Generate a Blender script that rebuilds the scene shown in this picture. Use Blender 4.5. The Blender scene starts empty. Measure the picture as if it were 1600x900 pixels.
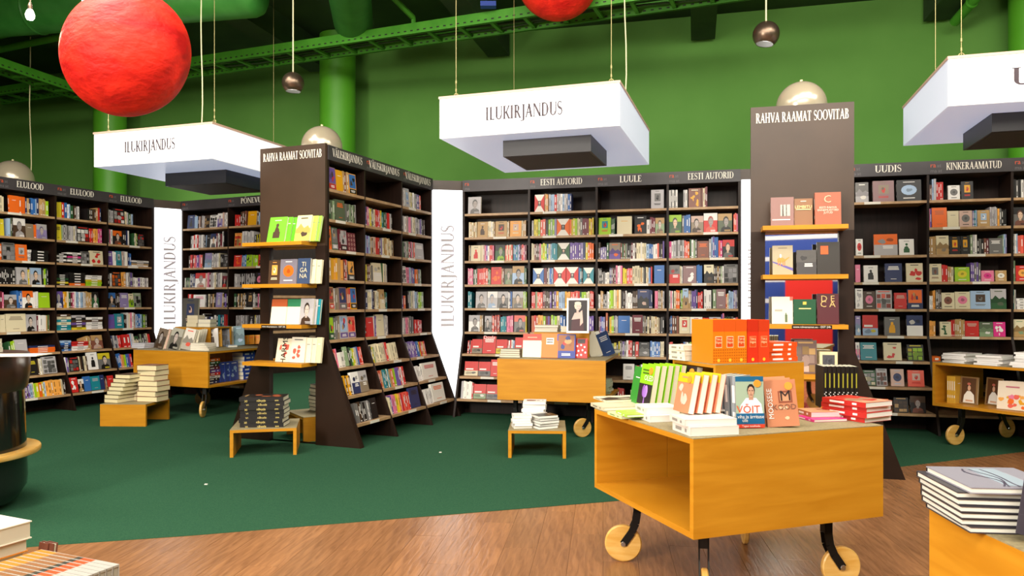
import bpy, math, random
from mathutils import Matrix, Vector
C = bpy.context.scene.collection
sc = bpy.context.scene
PI = math.pi
RNG = random.Random(7)

# ------------------------------------------------------------------ camera, world, lights, exposure
FPX, HY, CAMZ = 1160.0, 472.0, 1.42
cam_data = bpy.data.cameras.new('camera')
cam = bpy.data.objects.new('camera', cam_data); C.objects.link(cam)
cam.location = (0, 0, CAMZ); cam.rotation_euler = (PI / 2, 0, 0)
cam_data.sensor_width = 36.0; cam_data.lens = FPX / 1600 * 36
cam_data.shift_y = (HY - 450) / 1600
cam_data.clip_start = 0.05
sc.camera = cam
sc.view_settings.view_transform = 'Standard'; sc.view_settings.look = 'None'
sc.view_settings.gamma = 1.0; sc.view_settings.exposure = 0.0
sc.view_settings.use_curve_mapping = False
w = bpy.data.worlds.new('world'); sc.world = w; w.use_nodes = True
w.node_tree.nodes['Background'].inputs[0].default_value = (1.0, 0.93, 0.82, 1)
w.node_tree.nodes['Background'].inputs[1].default_value = 0.25

def area(name, loc, sx, sy, power, col=(1, 0.93, 0.82), tilt=(0, 0, 0)):
    d = bpy.data.lights.new(name, 'AREA'); d.shape = 'RECTANGLE'; d.size = sx; d.size_y = sy
    d.energy = power; d.color = col
    o = bpy.data.objects.new(name, d); C.objects.link(o); o.location = loc; o.rotation_euler = tilt
    return o
# the shop's ceiling lamps: rows above the aisles, one row behind the camera
area('overhead_area_light', (0.2, 4.0, 5.25), 7, 2.0, 500, tilt=(math.radians(34), 0, 0))
area('overhead_area_light', (-4.6, 5.4, 5.25), 3.5, 2.5, 400, tilt=(math.radians(24), 0, math.radians(20)))
area('overhead_area_light', (4.6, 3.8, 5.25), 3, 2.5, 270, tilt=(math.radians(26), 0, 0))
area('overhead_area_light', (0.0, -1.6, 4.9), 7, 1.6, 560, tilt=(math.radians(52), 0, 0))
area('added_side_fill', (-5.2, -0.8, 2.9), 1.8, 1.5, 640, tilt=(0, math.radians(-72), math.radians(25)))  # added unseen fill at the left, brightens the inside of the foreground table
# added unseen uplight above the left bookcases, brightens the green wall
area('added_wall_uplight', (-4.2, 11.5, 3.02), 3.0, 0.12, 5, tilt=(math.radians(128), 0, math.radians(-13.9)))
area('ceiling_spot', (-3.1, 4.4, 4.75), 0.5, 0.5, 55, tilt=(math.radians(-8), 0, 0))
area('overhead_area_light', (1.0, -3.0, 4.9), 5, 1.2, 260, tilt=(math.radians(-50), 0, 0))  # added light aimed backward, brightens what the right tower's mirror reflects

# ------------------------------------------------------------------ pixel helpers (photo 1600x900 -> points in the room)
def k_of(x): return (x - 800.0) / FPX
def at(x, y, z):                       # the point of the horizontal plane z seen at pixel (x, y)
    d = (z - CAMZ) * FPX / (HY - y)
    return Vector((k_of(x) * d, d, z))
def atd(x, y, d): return Vector((k_of(x) * d, d, CAMZ + (HY - y) / FPX * d))

# ------------------------------------------------------------------ materials
def lin(h):
    v = [int(h[i:i + 2], 16) / 255 for i in (0, 2, 4)]
    return tuple(c / 12.92 if c <= 0.04045 else ((c + 0.055) / 1.055) ** 2.4 for c in v)
MATS = {}
def mat(name, col=(0.8, 0.8, 0.8), rough=0.5, metal=0.0, emit=None, estr=0.0, spec=0.5, trans=0.0):
    m = bpy.data.materials.new(name); m.use_nodes = True
    b = m.node_tree.nodes['Principled BSDF']
    b.inputs['Base Color'].default_value = (*col, 1); b.inputs['Roughness'].default_value = rough
    b.inputs['Metallic'].default_value = metal; b.inputs['Specular IOR Level'].default_value = spec
    b.inputs['Transmission Weight'].default_value = trans
    if emit:
        b.inputs['Emission Color'].default_value = (*emit, 1); b.inputs['Emission Strength'].default_value = estr
    MATS[name] = m
    return m
def node(m, t, **kw):
    n = m.node_tree.nodes.new(t)
    for k, v in kw.items():
        if k in n.inputs: n.inputs[k].default_value = v
        else: setattr(n, k, v)
    return n
def noisy(name, c0, c1, scale=(1, 1, 1), nscale=5.0, detail=4.0, rough=0.5, bump=0.0, spec=0.5, lo=0.35, hi=0.65, coord='Object', distort=0.0, bscale=None):
    m = mat(name, c0, rough, spec=spec)
    L = m.node_tree.links; b = m.node_tree.nodes['Principled BSDF']
    tc = node(m, 'ShaderNodeTexCoord'); mp = node(m, 'ShaderNodeMapping'); mp.inputs['Scale'].default_value = scale
    nz = node(m, 'ShaderNodeTexNoise'); nz.inputs['Scale'].default_value = nscale; nz.inputs['Detail'].default_value = detail
    nz.inputs['Distortion'].default_value = distort
    cr = node(m, 'ShaderNodeValToRGB')
    cr.color_ramp.elements[0].position = lo; cr.color_ramp.elements[1].position = hi
    cr.color_ramp.elements[0].color = (*c0, 1); cr.color_ramp.elements[1].color = (*c1, 1)
    L.new(tc.outputs[coord], mp.inputs[0]); L.new(mp.outputs[0], nz.inputs['Vector'])
    L.new(nz.outputs[0], cr.inputs[0]); L.new(cr.outputs[0], b.inputs['Base Color'])
    if bump:
        bp = node(m, 'ShaderNodeBump'); bp.inputs['Strength'].default_value = bump; bp.inputs['Distance'].default_value = 0.02
        src = nz
        if bscale:
            src = node(m, 'ShaderNodeTexNoise'); src.inputs['Scale'].default_value = bscale; src.inputs['Detail'].default_value = 3
            L.new(mp.outputs[0], src.inputs['Vector'])
        L.new(src.outputs[0], bp.inputs['Height']); L.new(bp.outputs[0], b.inputs['Normal'])
    return m
def colmat(name, rough, spec=0.4, stripes=False):
    m = mat(name, (0.8, 0.8, 0.8), rough, spec=spec)
    L = m.node_tree.links; b = m.node_tree.nodes['Principled BSDF']
    a = node(m, 'ShaderNodeVertexColor'); a.layer_name = 'Col'
    L.new(a.outputs[0], b.inputs['Base Color'])
    return m
colmat('book_cover', 0.38); colmat('book_paper', 0.8, 0.2)
noisy('wenge', lin('1e120d'), lin('271913'), (1, 1, 0.08), 40, rough=0.42, spec=0.25)
noisy('header_grey', lin('3a3538'), lin('413c3f'), nscale=3, rough=0.4, spec=0.4)
noisy('tower_brown', lin('39281b'), lin('422f21'), (1, 1, 1), 2.0, rough=0.4, spec=0.5)
noisy('shelf_oak', lin('a98560'), lin('bd9a72'), (1, 1, 1), 12, rough=0.45)
noisy('table_oak', lin('b97a16'), lin('c88a22'), (1.0, 1.0, 9), 2.2, detail=5, rough=0.42, spec=0.3, lo=0.3, hi=0.7, distort=0.6)
noisy('wheel_oak', lin('cf9a45'), lin('e0b468'), (1, 1, 6), 6, rough=0.35)
noisy('laminate', lin('86795a'), lin('9a8c68'), nscale=90, detail=3, rough=0.6)
noisy('carpet', lin('264936'), lin('31563d'), nscale=150, detail=3, rough=1.0, spec=0.05, bump=0.25)
noisy('wall_green', lin('56873a'), lin('5c8d3f'), nscale=1.2, rough=0.75, spec=0.2)
noisy('pillar_green', lin('4f9a1e'), lin('56a224'), nscale=2, rough=0.5)
noisy('deck_green', lin('1f3a14'), lin('2c4a1a'), nscale=1.5, rough=0.85)
noisy('duct_green', lin('2f7a2c'), lin('3d8a38'), nscale=4, rough=0.45)
noisy('tray_green', lin('3f8a1f'), lin('4a9626'), nscale=6, rough=0.5)
noisy('paper_ball', lin('ea2a18'), lin('ae0606'), (1, 1, 1.6), 3.4, detail=10, rough=0.62, bump=1.0, spec=0.3, lo=0.38, hi=0.66, distort=0.6, bscale=9)
noisy('tower_shaded', lin('23160f'), lin('2b1c14'), nscale=2, rough=0.42, spec=0.25)  # shade painted in: darker copy of the tower wood for the uprights
mat('black_steel', (0.015, 0.014, 0.013), 0.4, 0.6)
mat('bolt_steel', (0.5, 0.5, 0.5), 0.3, 1.0)
mat('bronze', lin('6b5a4c'), 0.32, 0.85)
mat('mirror', (0.86, 0.87, 0.86), 0.02, 1.0)
mat('white_letter', lin('f4ede0'), 0.5)
mat('dark_letter', lin('3a2b33'), 0.6)
mat('grey_letter', lin('cfc8cf'), 0.6)
mat('logo_orange', lin('d8552c'), 0.5); mat('sticker_orange', lin('f0922a'), 0.5); mat('logo_grey', lin('6e6a6c'), 0.5)
mat('tag_white', lin('e6dfd2'), 0.5)
mat('cord_white', lin('d8cfa0'), 0.5); mat('cable_steel', lin('9a9060'), 0.4, 0.5)
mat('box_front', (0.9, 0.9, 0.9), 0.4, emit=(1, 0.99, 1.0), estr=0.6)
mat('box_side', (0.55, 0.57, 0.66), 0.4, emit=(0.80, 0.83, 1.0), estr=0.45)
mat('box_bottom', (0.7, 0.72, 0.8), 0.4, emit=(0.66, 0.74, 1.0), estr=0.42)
mat('column_glow', (0.9, 0.9, 0.9), 0.4, emit=(0.98, 0.98, 1.0), estr=1.5)
mat('box_rim', lin('c9a795'), 0.5)
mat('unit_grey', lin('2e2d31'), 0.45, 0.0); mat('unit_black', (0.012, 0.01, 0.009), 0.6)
mat('bulb_glow', (1, 1, 1), 0.3, emit=(1, 0.93, 0.75), estr=14)
mat('globe_glass', lin('c8baa0'), 0.22, 0.2, spec=0.9, trans=0.3)
mat('gloss_black', (0.008, 0.009, 0.008), 0.12, spec=0.6)
mat('counter_brown', lin('3a231c'), 0.3)
mat('stripe_blue', lin('20409a'), 0.6); mat('stripe_white', lin('d8dae6'), 0.6); mat('banner_red', lin('e02018'), 0.6)
mat('cork', lin('8a7d58'), 0.7)
def plank_mat():
    m = noisy('plank_oak', lin('7e5435'), lin('9e6e47'), (16, 1.6, 1), 2.6, detail=9, rough=0.27, bump=0.12, spec=0.45, lo=0.3, hi=0.72, distort=0.8)
    L = m.node_tree.links; b = m.node_tree.nodes['Principled BSDF']
    oi = node(m, 'ShaderNodeObjectInfo'); hs = node(m, 'ShaderNodeHueSaturation')
    mr = node(m, 'ShaderNodeMapRange'); mr.inputs['To Min'].default_value = 0.86; mr.inputs['To Max'].default_value = 1.12
    src = b.inputs['Base Color'].links[0].from_socket
    L.new(oi.outputs['Random'], mr.inputs['Value']); L.new(mr.outputs[0], hs.inputs['Value']); L.new(src, hs.inputs['Color'])
    L.new(hs.outputs[0], b.inputs['Base Color'])
plank_mat()

# ------------------------------------------------------------------ mesh builder
PAL = {'w': 'ebe6e2', 'c': 'dccfae', 'k': '1e1a1a', 'g': '6d6a68', 'r': 'c92a26', 'o': 'e8691c', 'y': 'd6c32a', 'l': '9ac41e',
       'n': '2f5a35', 'b': '3569ad', 's': '9fb8d6', 'v': '6a4f9a', 'p': 'e07a9a', 't': '1f8290', 'm': '6e2432', 'd': 'b9935e',
       'i': '27325e', 'u': '4a3526', 'a': 'b3aeb0', 'O': 'e8a24a', 'Y': 'e0a016', 'R': 'e2604e', 'P': 'd62f82', 'G': '56604a',
       'W': 'e8e2d8', 'S': 'c9a89a', 'N': '8aa07a', 'L': '6fd01e', 'V': '8d7fae', 'B': '7d4a3a', 'M': '8b6a6c', 'D': '8a7a66', 'X': 'b7603c'}
LIN = {k: lin(v) for k, v in PAL.items()}
def colr(c):
    if isinstance(c, str): return LIN[c] if len(c) == 1 else lin(c)
    return c
def shade(c, f): return tuple(min(1, x * f) for x in c)
class MB:
    def __init__(s): s.v = []; s.f = []; s.c = []; s.m = []
    def poly(s, pts, col=(1, 1, 1), mi=0):
        n = len(s.v); s.v.extend(tuple(p) for p in pts); s.f.append(tuple(range(n, n + len(pts)))); s.c.append(col); s.m.append(mi)
    def box(s, lo, hi, col=(1, 1, 1), mi=0, M=None, skip=''):
        x0, y0, z0 = lo; x1, y1, z1 = hi
        P = [(x0, y0, z0), (x1, y0, z0), (x1, y1, z0), (x0, y1, z0), (x0, y0, z1), (x1, y0, z1), (x1, y1, z1), (x0, y1, z1)]
        if M is not None: P = [M @ Vector(p) for p in P]
        n = len(s.v); s.v.extend(tuple(p) for p in P)
        for nm, q in (('b', (0, 3, 2, 1)), ('t', (4, 5, 6, 7)), ('f', (0, 1, 5, 4)), ('r', (1, 2, 6, 5)), ('k', (2, 3, 7, 6)), ('l', (3, 0, 4, 7))):
            if nm in skip: continue
            s.f.append(tuple(n + i for i in q)); s.c.append(col); s.m.append(mi)
    def prism(s, pts, fn, th, col=(1, 1, 1), mi=0):           # 2-D outline extruded by th: fn(a, b, t) -> point
        n = len(pts); base = len(s.v)
        s.v.extend(tuple(fn(a, b, 0)) for a, b in pts); s.v.extend(tuple(fn(a, b, th)) for a, b in pts)
        fs = [tuple(base + i for i in range(n))[::-1], tuple(base + n + i for i in range(n))]
        for i in range(n):
            j = (i + 1) % n; fs.append((base + i, base + j, base + n + j, base + n + i))
        s.f += fs; s.c += [col] * len(fs); s.m += [mi] * len(fs)
    def tube(s, p0, p1, r, n=8, col=(1, 1, 1), mi=0, r1=None):
        p0, p1 = Vector(p0), Vector(p1); d = (p1 - p0).normalized()
        u = d.orthogonal().normalized(); v = d.cross(u); r1 = r if r1 is None else r1
        b = len(s.v)
        for p, rr in ((p0, r), (p1, r1)):
            for i in range(n):
                a = 2 * PI * i / n; s.v.append(tuple(p + u * (rr * math.cos(a)) + v * (rr * math.sin(a))))
        fs = [(b + i, b + (i + 1) % n, b + n + (i + 1) % n, b + n + i) for i in range(n)]
        fs += [tuple(b + i for i in range(n))[::-1], tuple(b + n + i for i in range(n))]
        s.f += fs; s.c += [col] * len(fs); s.m += [mi] * len(fs)
    def lathe(s, prof, n=32, M=None, col=(1, 1, 1), mi=0):     # prof [(r, z)]
        b = len(s.v)
        for r, z in prof:
            for i in range(n):
                a = 2 * PI * i / n; p = Vector((r * math.cos(a), r * math.sin(a), z))
                s.v.append(tuple(M @ p if M is not None else p))
        fs = []
        for k in range(len(prof) - 1):
            for i in range(n):
                j = (i + 1) % n; fs.append((b + k * n + i, b + k * n + j, b + (k + 1) * n + j, b + (k + 1) * n + i))
        fs.append(tuple(b + i for i in range(n))[::-1]); fs.append(tuple(b + (len(prof) - 1) * n + i for i in range(n)))
        s.f += fs; s.c += [col] * len(fs); s.m += [mi] * len(fs)
    def mesh(s, name, mats, smooth=False):
        me = bpy.data.meshes.new(name); me.from_pydata(s.v, [], s.f)
        for m in mats: me.materials.append(MATS[m])
        if len(mats) > 1: me.polygons.foreach_set('material_index', s.m)
        if any(m.startswith('book') for m in mats):
            at_ = me.color_attributes.new('Col', 'FLOAT_COLOR', 'CORNER'); buf = []
            for f, c in zip(s.f, s.c): buf += [c[0], c[1], c[2], 1.0] * len(f)
            at_.data.foreach_set('color', buf)
        if smooth:
            me.polygons.foreach_set('use_smooth', [True] * len(s.f))
            try: me.set_sharp_from_angle(angle=math.radians(40))
            except Exception: pass
        me.update(); return me
    def obj(s, name, mats, parent=None, smooth=False, M=None):
        o = bpy.data.objects.new(name, s.mesh(name, [mats] if isinstance(mats, str) else mats, smooth)); C.objects.link(o)
        if parent is not None: o.parent = parent
        if M is not None: o.matrix_local = M
        return o
def tag(o, label, cat, group=None):
    o['label'] = label; o['category'] = cat
    if group: o['group'] = group
    return o
def thing(name, label, cat, M=None, group=None):
    o = bpy.data.objects.new(name, None); C.objects.link(o); o.empty_display_size = 0.1
    if M is not None: o.matrix_world = M
    return tag(o, label, cat, group)
def struct(o): o['kind'] = 'structure'; return o
def TR(loc, rz=0.0): return Matrix.Translation(Vector(loc)) @ Matrix.Rotation(rz, 4, 'Z')

# ------------------------------------------------------------------ lettering: a drawn roman capital alphabet and a plain small text
def glyphs(T, t):
    sh, ov = 0.045, 0.07
    def q(x0, y0, x1, y1): return [(x0, y0), (x1, y0), (x1, y1), (x0, y1)]
    def stem(x, w, y0=0, y1=1, b=True, tp=True):
        r = [q(x, y0, x + w, y1)]
        if b: r.append(q(x - ov, y0, x + w + ov, y0 + sh))
        if tp: r.append(q(x - ov, y1 - sh, x + w + ov, y1))
        return r
    def dg(x0, y0, x1, y1, w): return [[(x0, y0), (x0 + w, y0), (x1 + w, y1), (x1, y1)]]
    def arc(cx, cy, rx, ry, a0, a1, n=10, k=1.0):
        r = []
        for i in range(n):
            A, B = [math.radians(a0 + (a1 - a0) * (i + d) / n) for d in (0, 1)]
            pts = []
            for a in (A, B):
                th = (t + (T - t) * abs(math.cos(a)) ** 1.3) * k
                pts.append(((cx + rx * math.cos(a), cy + ry * math.sin(a)), (cx + (rx - th) * math.cos(a), cy + (ry - t) * math.sin(a))))
            r.append([pts[0][0], pts[1][0], pts[1][1], pts[0][1]])
        return r
    G = {}
    s0 = 0.09
    G['I'] = (0.2 + T, stem(s0, T))
    G['L'] = (0.6, stem(s0, T) + [q(s0, 0, 0.56, t), [(0.5, t), (0.56, 0), (0.57, 0.24), (0.54, 0.24)]])
    G['E'] = (0.62, stem(s0, T) + [q(s0, 0, 0.56, t), q(s0, 1 - t, 0.54, 1), q(s0, 0.5, 0.42, 0.5 + t), q(0.39, 0.4, 0.42, 0.65), [(0.5, 0), (0.56, 0), (0.58, 0.24), (0.55, 0.24)], q(0.51, 0.78, 0.54, 1)])
    G['U'] = (0.8, stem(s0, T, 0.28, 1, False) + stem(0.64, t, 0.28, 1, False) + arc((s0 + 0.64 + t) / 2, 0.3, (0.64 + t - s0) / 2, 0.31, 180, 360, 12))
    G['D'] = (0.8, stem(s0, T) + [q(s0, 0, 0.4, t), q(s0, 1 - t, 0.4, 1)] + arc(0.36, 0.5, 0.39, 0.5, -90, 90, 12))
    G['O'] = (0.86, arc(0.43, 0.5, 0.41, 0.51, 0, 360, 22))
    G['P'] = (0.62, stem(s0, T) + [q(s0, 1 - t, 0.34, 1), q(s0, 0.46, 0.34, 0.46 + t)] + arc(0.32, 0.73, 0.27, 0.27, -90, 90))
    G['R'] = (0.74, G['P'][1] + dg(0.55, 0, 0.28, 0.48, T) + [q(0.52, 0, 0.76, sh)])
    G['B'] = (0.66, stem(s0, T) + [q(s0, 1 - t, 0.34, 1), q(s0, 0.51, 0.34, 0.51 + t), q(s0, 0, 0.34, t)] + arc(0.31, 0.76, 0.25, 0.24, -90, 90) + arc(0.33, 0.27, 0.29, 0.27, -90, 90))
    G['H'] = (0.84, stem(s0, T) + stem(0.75 - T, T) + [q(s0, 0.5, 0.72, 0.5 + t)])
    G['T'] = (0.7, stem(0.35 - T / 2, T, tp=False) + [q(0.04, 1 - t, 0.66, 1), q(0.04, 0.77, 0.07, 1), q(0.63, 0.77, 0.66, 1)])
    G['N'] = (0.84, stem(s0, t, tp=False) + dg(0.66, 0, s0 - 0.04, 1, T * 1.05)[:1] + stem(0.7, t, b=False) + [q(0, 1 - sh, 0.2, 1)])
    G['M'] = (1.0, stem(s0, t) + dg(0.42, 0, s0, 1, T) + dg(0.46, 0, 0.76, 1, t * 1.3) + stem(0.78, T))
    G['K'] = (0.76, stem(s0, T) + dg(s0 + T, 0.42, 0.6, 1, t * 1.5) + dg(0.58, 0, 0.26, 0.55, T) + [q(0.5, 1 - sh, 0.74, 1), q(0.52, 0, 0.78, sh)])
    G['V'] = (0.76, dg(0.34, 0, 0.04, 1, T) + dg(0.4, 0, 0.64, 1, t * 1.4) + [q(-0.03, 1 - sh, 0.26, 1), q(0.54, 1 - sh, 0.78, 1)])
    G['A'] = (0.78, dg(0.06, 0, 0.38, 1, t * 1.4) + dg(0.56, 0, 0.31, 1, T) + [q(0.2, 0.31, 0.56, 0.31 + t), q(-0.02, 0, 0.2, sh), q(0.5, 0, 0.8, sh)])
    G['J'] = (0.4, stem(0.16, T, -0.12, 1, False) + arc(0.16 + T / 2 - 0.13, -0.12, 0.13 + T / 2, 0.14, 270, 360, 6) + [q(-0.02, -0.27, 0.09, -0.16)])
    S = []
    n = 18
    def sp(u):                                               # the spine of an S
        if u < 0.5: a = math.radians(35 + u * 2 * 235); return (0.27 + 0.19 * math.cos(a), 0.755 + 0.225 * math.sin(a))
        a = math.radians(90 - (u - 0.5) * 2 * 235); return (0.27 + 0.21 * math.cos(a), 0.27 + 0.25 * math.sin(a))
    for i in range(n):
        u0, u1 = i / n, (i + 1) / n; p, r = sp(u0), sp(u1)
        dx, dy = r[0] - p[0], r[1] - p[1]; l = math.hypot(dx, dy) or 1; nx, ny = -dy / l, dx / l
        def th(u): return (t + (T - t) * max(0, 1 - abs(u - 0.5) / 0.3)) / 2
        a, b = th(u0), th(u1)
        S.append([(p[0] + nx * a, p[1] + ny * a), (r[0] + nx * b, r[1] + ny * b), (r[0] - nx * b, r[1] - ny * b), (p[0] - nx * a, p[1] - ny * a)])
    S += [q(0.42, 0.76, 0.45, 0.99), q(0.07, 0.02, 0.1, 0.26)]
    G['S'] = (0.54, S)
    G['Ä'] = (0.78, G['A'][1] + [q(0.2, 1.09, 0.31, 1.21), q(0.46, 1.09, 0.57, 1.21)])
    G['Õ'] = (0.86, G['O'][1] + [[(0.26, 1.1), (0.42, 1.16), (0.42, 1.23), (0.26, 1.17)], [(0.42, 1.16), (0.6, 1.13), (0.6, 1.2), (0.42, 1.23)]])
    G[' '] = (0.34, [])
    return G
BOLD, FINE = glyphs(0.17, 0.06), glyphs(0.19, 0.085)
def sign_text(mb, text, O, U, V, N, cap, G=BOLD, squeeze=1.0, center=True, th=0.003):
    W = sum(G[ch][0] for ch in text) * cap * squeeze
    x = -W / 2 if center else 0.0
    for ch in text:
        wd, polys = G[ch]
        for p in polys:
            pts = [(x + a * cap * squeeze, b * cap) for a, b in p]
            mb.poly([O + U * a + V * b + N * th for a, b in pts])
        x += wd * cap * squeeze
    return W
_txt = {}
def text_polys(s):                                            # plain small lettering: outline of the built-in typeface, height 1
    if s in _txt: return _txt[s]
    cu = bpy.data.curves.new('t', 'FONT'); cu.body = s; cu.resolution_u = 2; cu.size = 1.4
    o = bpy.data.objects.new('t', cu); C.objects.link(o)
    dg_ = bpy.context.evaluated_depsgraph_get(); dg_.update()
    me = bpy.data.meshes.new_from_object(o.evaluated_get(dg_))
    vs = [(v.co.x, v.co.y) for v in me.vertices]; fs = [tuple(p.vertices) for p in me.polygons]
    bpy.data.objects.remove(o); bpy.data.meshes.remove(me); bpy.data.curves.remove(cu)
    x0 = min(v[0] for v in vs); x1 = max(v[0] for v in vs)
    _txt[s] = ([(a - x0, b) for a, b in vs], fs, x1 - x0)
    return _txt[s]
def plain_text(mb, s, O, U, V, N, size, col, maxw=None, center=True, th=0.0012, rot=False):
    vs, fs, wd = text_polys(s); k = size
    sx = k if maxw is None or wd * k <= maxw else maxw / wd
    off = -wd * sx / 2 if center else 0
    if rot: U, V = V, -U
    for f in fs: mb.poly([O + U * (off + vs[i][0] * sx) + V * (vs[i][1] * k) + N * th for i in f], col)

# ------------------------------------------------------------------ books
def art(mb, O, U, V, N, kind, cols, rng, text=None):
    """flat print of a cover; O lower left corner, U and V the cover's full edges, N outward"""
    c = [colr(x) for x in cols] if isinstance(cols, (list, tuple)) else [colr(x) for x in cols]
    if len(c) < 2: c.append(LIN['w'] if sum(c[0]) < 1.4 else LIN['g'])
    if len(c) < 3: c.append(LIN['w'] if sum(c[0]) < 1.4 else LIN['k'])
    lay = [1]
    def P(pts, col):
        n = N * (0.0005 * lay[0]); lay[0] += 0.5
        mb.poly([O + U * a + V * b + n for a, b in pts], col)
    def R(x0, y0, x1, y1, col): P([(x0, y0), (x1, y0), (x1, y1), (x0, y1)], col)
    def E(cx, cy, rx, ry, col, n=10, a0=0, a1=360): P([(cx + rx * math.cos(math.radians(a0 + (a1 - a0) * i / n)), cy + ry * math.sin(math.radians(a0 + (a1 - a0) * i / n))) for i in range(n + (a1 - a0 != 360))], col)
    def lines(x0, x1, y, n, col, h=0.035, gap=0.065):
        for i in range(n):
            s = rng.uniform(0, 0.12) * (x1 - x0); R(x0 + s, y - i * gap, x1 - s, y - i * gap + h, col)
    def blob(cx, cy, rx, ry, col, n=9):
        P([(min(0.98, max(0.02, cx + rx * rng.uniform(0.6, 1.1) * math.cos(2 * PI * i / n))), min(0.98, max(0.02, cy + ry * rng.uniform(0.6, 1.1) * math.sin(2 * PI * i / n)))) for i in range(n)], col)
    def person(cx, y0, s, cloth, skin, hair):
        P([(max(.01, cx - 0.34 * s), y0), (min(.99, cx + 0.34 * s), y0), (min(.99, cx + 0.3 * s), y0 + 0.2 * s), (cx + 0.1 * s, y0 + 0.3 * s), (cx - 0.1 * s, y0 + 0.3 * s), (max(.01, cx - 0.3 * s), y0 + 0.2 * s)], cloth)
        R(cx - 0.07 * s, y0 + 0.24 * s, cx + 0.07 * s, y0 + 0.4 * s, shade(skin, 0.8))
        E(cx, y0 + 0.56 * s, 0.19 * s, 0.23 * s, hair); E(cx + 0.015 * s, y0 + 0.51 * s, 0.15 * s, 0.19 * s, skin)
        for dx in (-0.055, 0.075): R(cx + (dx - 0.03) * s, y0 + 0.53 * s, cx + (dx + 0.03) * s, y0 + 0.55 * s, shade(hair, 0.6))
        R(cx - 0.04 * s, y0 + 0.4 * s, cx + 0.06 * s, y0 + 0.415 * s, shade(skin, 0.5))
    skin = rng.choice([lin('c9b6aa'), lin('b8a9a2'), lin('d9b79c'), lin('9d938f')])
    if kind == 'plain':
        lines(0.25, 0.75, 0.72, 1, c[1], 0.025)
    elif kind == 'title':
        lines(0.15, 0.85, 0.8, 3, c[1], 0.045, 0.075); lines(0.3, 0.7, 0.15, 1, c[1], 0.025)
    elif kind == 'portrait':
        if len(cols) > 2: R(0, 0.62, 1, 1, shade(c[2], 0.9))
        person(rng.uniform(0.42, 0.58), 0.0, 1.08, shade(c[1], 0.8), skin, shade(c[1], 0.45))
        lines(0.12, 0.8, 0.9, 1, c[2], 0.04); lines(0.45, 0.9, 0.09, 2, c[2], 0.03, 0.05)
    elif kind == 'figure':
        blob(0.5, 0.42, 0.2, 0.2, c[1]); E(0.5, 0.66, 0.09, 0.08, shade(c[1], 1.2)); R(0.3, 0.15, 0.7, 0.4, c[1])
        lines(0.3, 0.7, 0.85, 1, c[2], 0.025)
    elif kind == 'photo':
        for i in range(3):
            for j in range(3):
                f = rng.uniform(0.25, 1.0); b = c[1] if rng.random() < 0.6 else c[2]
                R(0.05 + 0.3 * i, 0.05 + 0.26 * j, 0.05 + 0.3 * i + rng.uniform(0.22, 0.29), 0.05 + 0.26 * j + rng.uniform(0.18, 0.25), shade(b, f))
        blob(0.5, 0.4, 0.22, 0.2, shade(c[1], 0.5)); lines(0.1, 0.9, 0.9, 1, c[2], 0.05)
    elif kind == 'inset':
        R(0.27, 0.38, 0.75, 0.8, c[1]); blob(0.51, 0.57, 0.13, 0.15, c[2]); blob(0.48, 0.62, 0.07, 0.07, shade(c[1], 0.5))
        lines(0.22, 0.78, 0.24, 2, c[2] if c[2] != c[0] else LIN['k'], 0.03, 0.055); lines(0.3, 0.7, 0.9, 1, shade(c[1], 0.8), 0.03)
    elif kind == 'scene':                                     # a picture nearly filling the cover over a dark title band
        R(0.06, 0.3, 0.94, 0.96, c[1])
        for q in range(5): blob(rng.uniform(0.25, 0.75), rng.uniform(0.42, 0.85), rng.uniform(0.08, 0.2), rng.uniform(0.08, 0.18), shade(rng.choice([c[1], c[2], LIN['d'], LIN['u'], LIN['r']]), rng.uniform(0.5, 1.3)))
        R(0.05, 0.05, 0.95, 0.26, shade(c[2], 0.8)); lines(0.2, 0.8, 0.16, 2, LIN['w'], 0.035, 0.06)
    elif kind == 'band':
        R(0.0, 0.0, 1.0, 0.36, shade(c[1], 0.9)); blob(0.35, 0.2, 0.3, 0.12, shade(c[1], 0.5)); blob(0.7, 0.22, 0.18, 0.1, shade(c[2], 0.8)); R(0.1, 0.42, 0.66, 0.52, LIN['w'])
    elif kind == 'circle':
        E(0.5, 0.52, 0.32, 0.24, c[1], 14); blob(0.5, 0.52, 0.14, 0.1, shade(c[1], 0.5)); lines(0.2, 0.8, 0.12, 1, c[2], 0.04); lines(0.25, 0.75, 0.88, 1, c[2], 0.03)
    elif kind == 'landscape':
        R(0, 0, 1, 0.5, shade(c[1], 0.9)); P([(0, 0.4), (0.3, 0.68), (0.55, 0.5), (0.8, 0.6), (1, 0.42), (1, 0.3), (0, 0.3)], shade(c[1], 0.55))
        blob(0.6, 0.25, 0.25, 0.12, shade(c[2], 0.85)); lines(0.2, 0.8, 0.86, 1, c[2], 0.045)
    elif kind == 'splat':
        for i in range(6): blob(rng.uniform(0.25, 0.75), rng.uniform(0.15, 0.75), rng.uniform(0.06, 0.2), rng.uniform(0.06, 0.16), c[1])
        lines(0.2, 0.8, 0.88, 1, c[2], 0.04)
    elif kind == 'hour':
        R(0, 0, 1, 1, c[1]); P([(0, 0), (0.36, 0.36), (0.36, 0.62), (0, 1)], c[0]); P([(1, 1), (0.64, 0.62), (0.64, 0.36), (1, 0)], c[0])
        R(0.36, 0.34, 0.64, 0.64, LIN['k']); E(0.5, 0.53, 0.08, 0.075, skin); P([(0.38, 0.35), (0.62, 0.35), (0.56, 0.45), (0.44, 0.45)], LIN['g'])
    elif kind == 'pattern':
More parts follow.
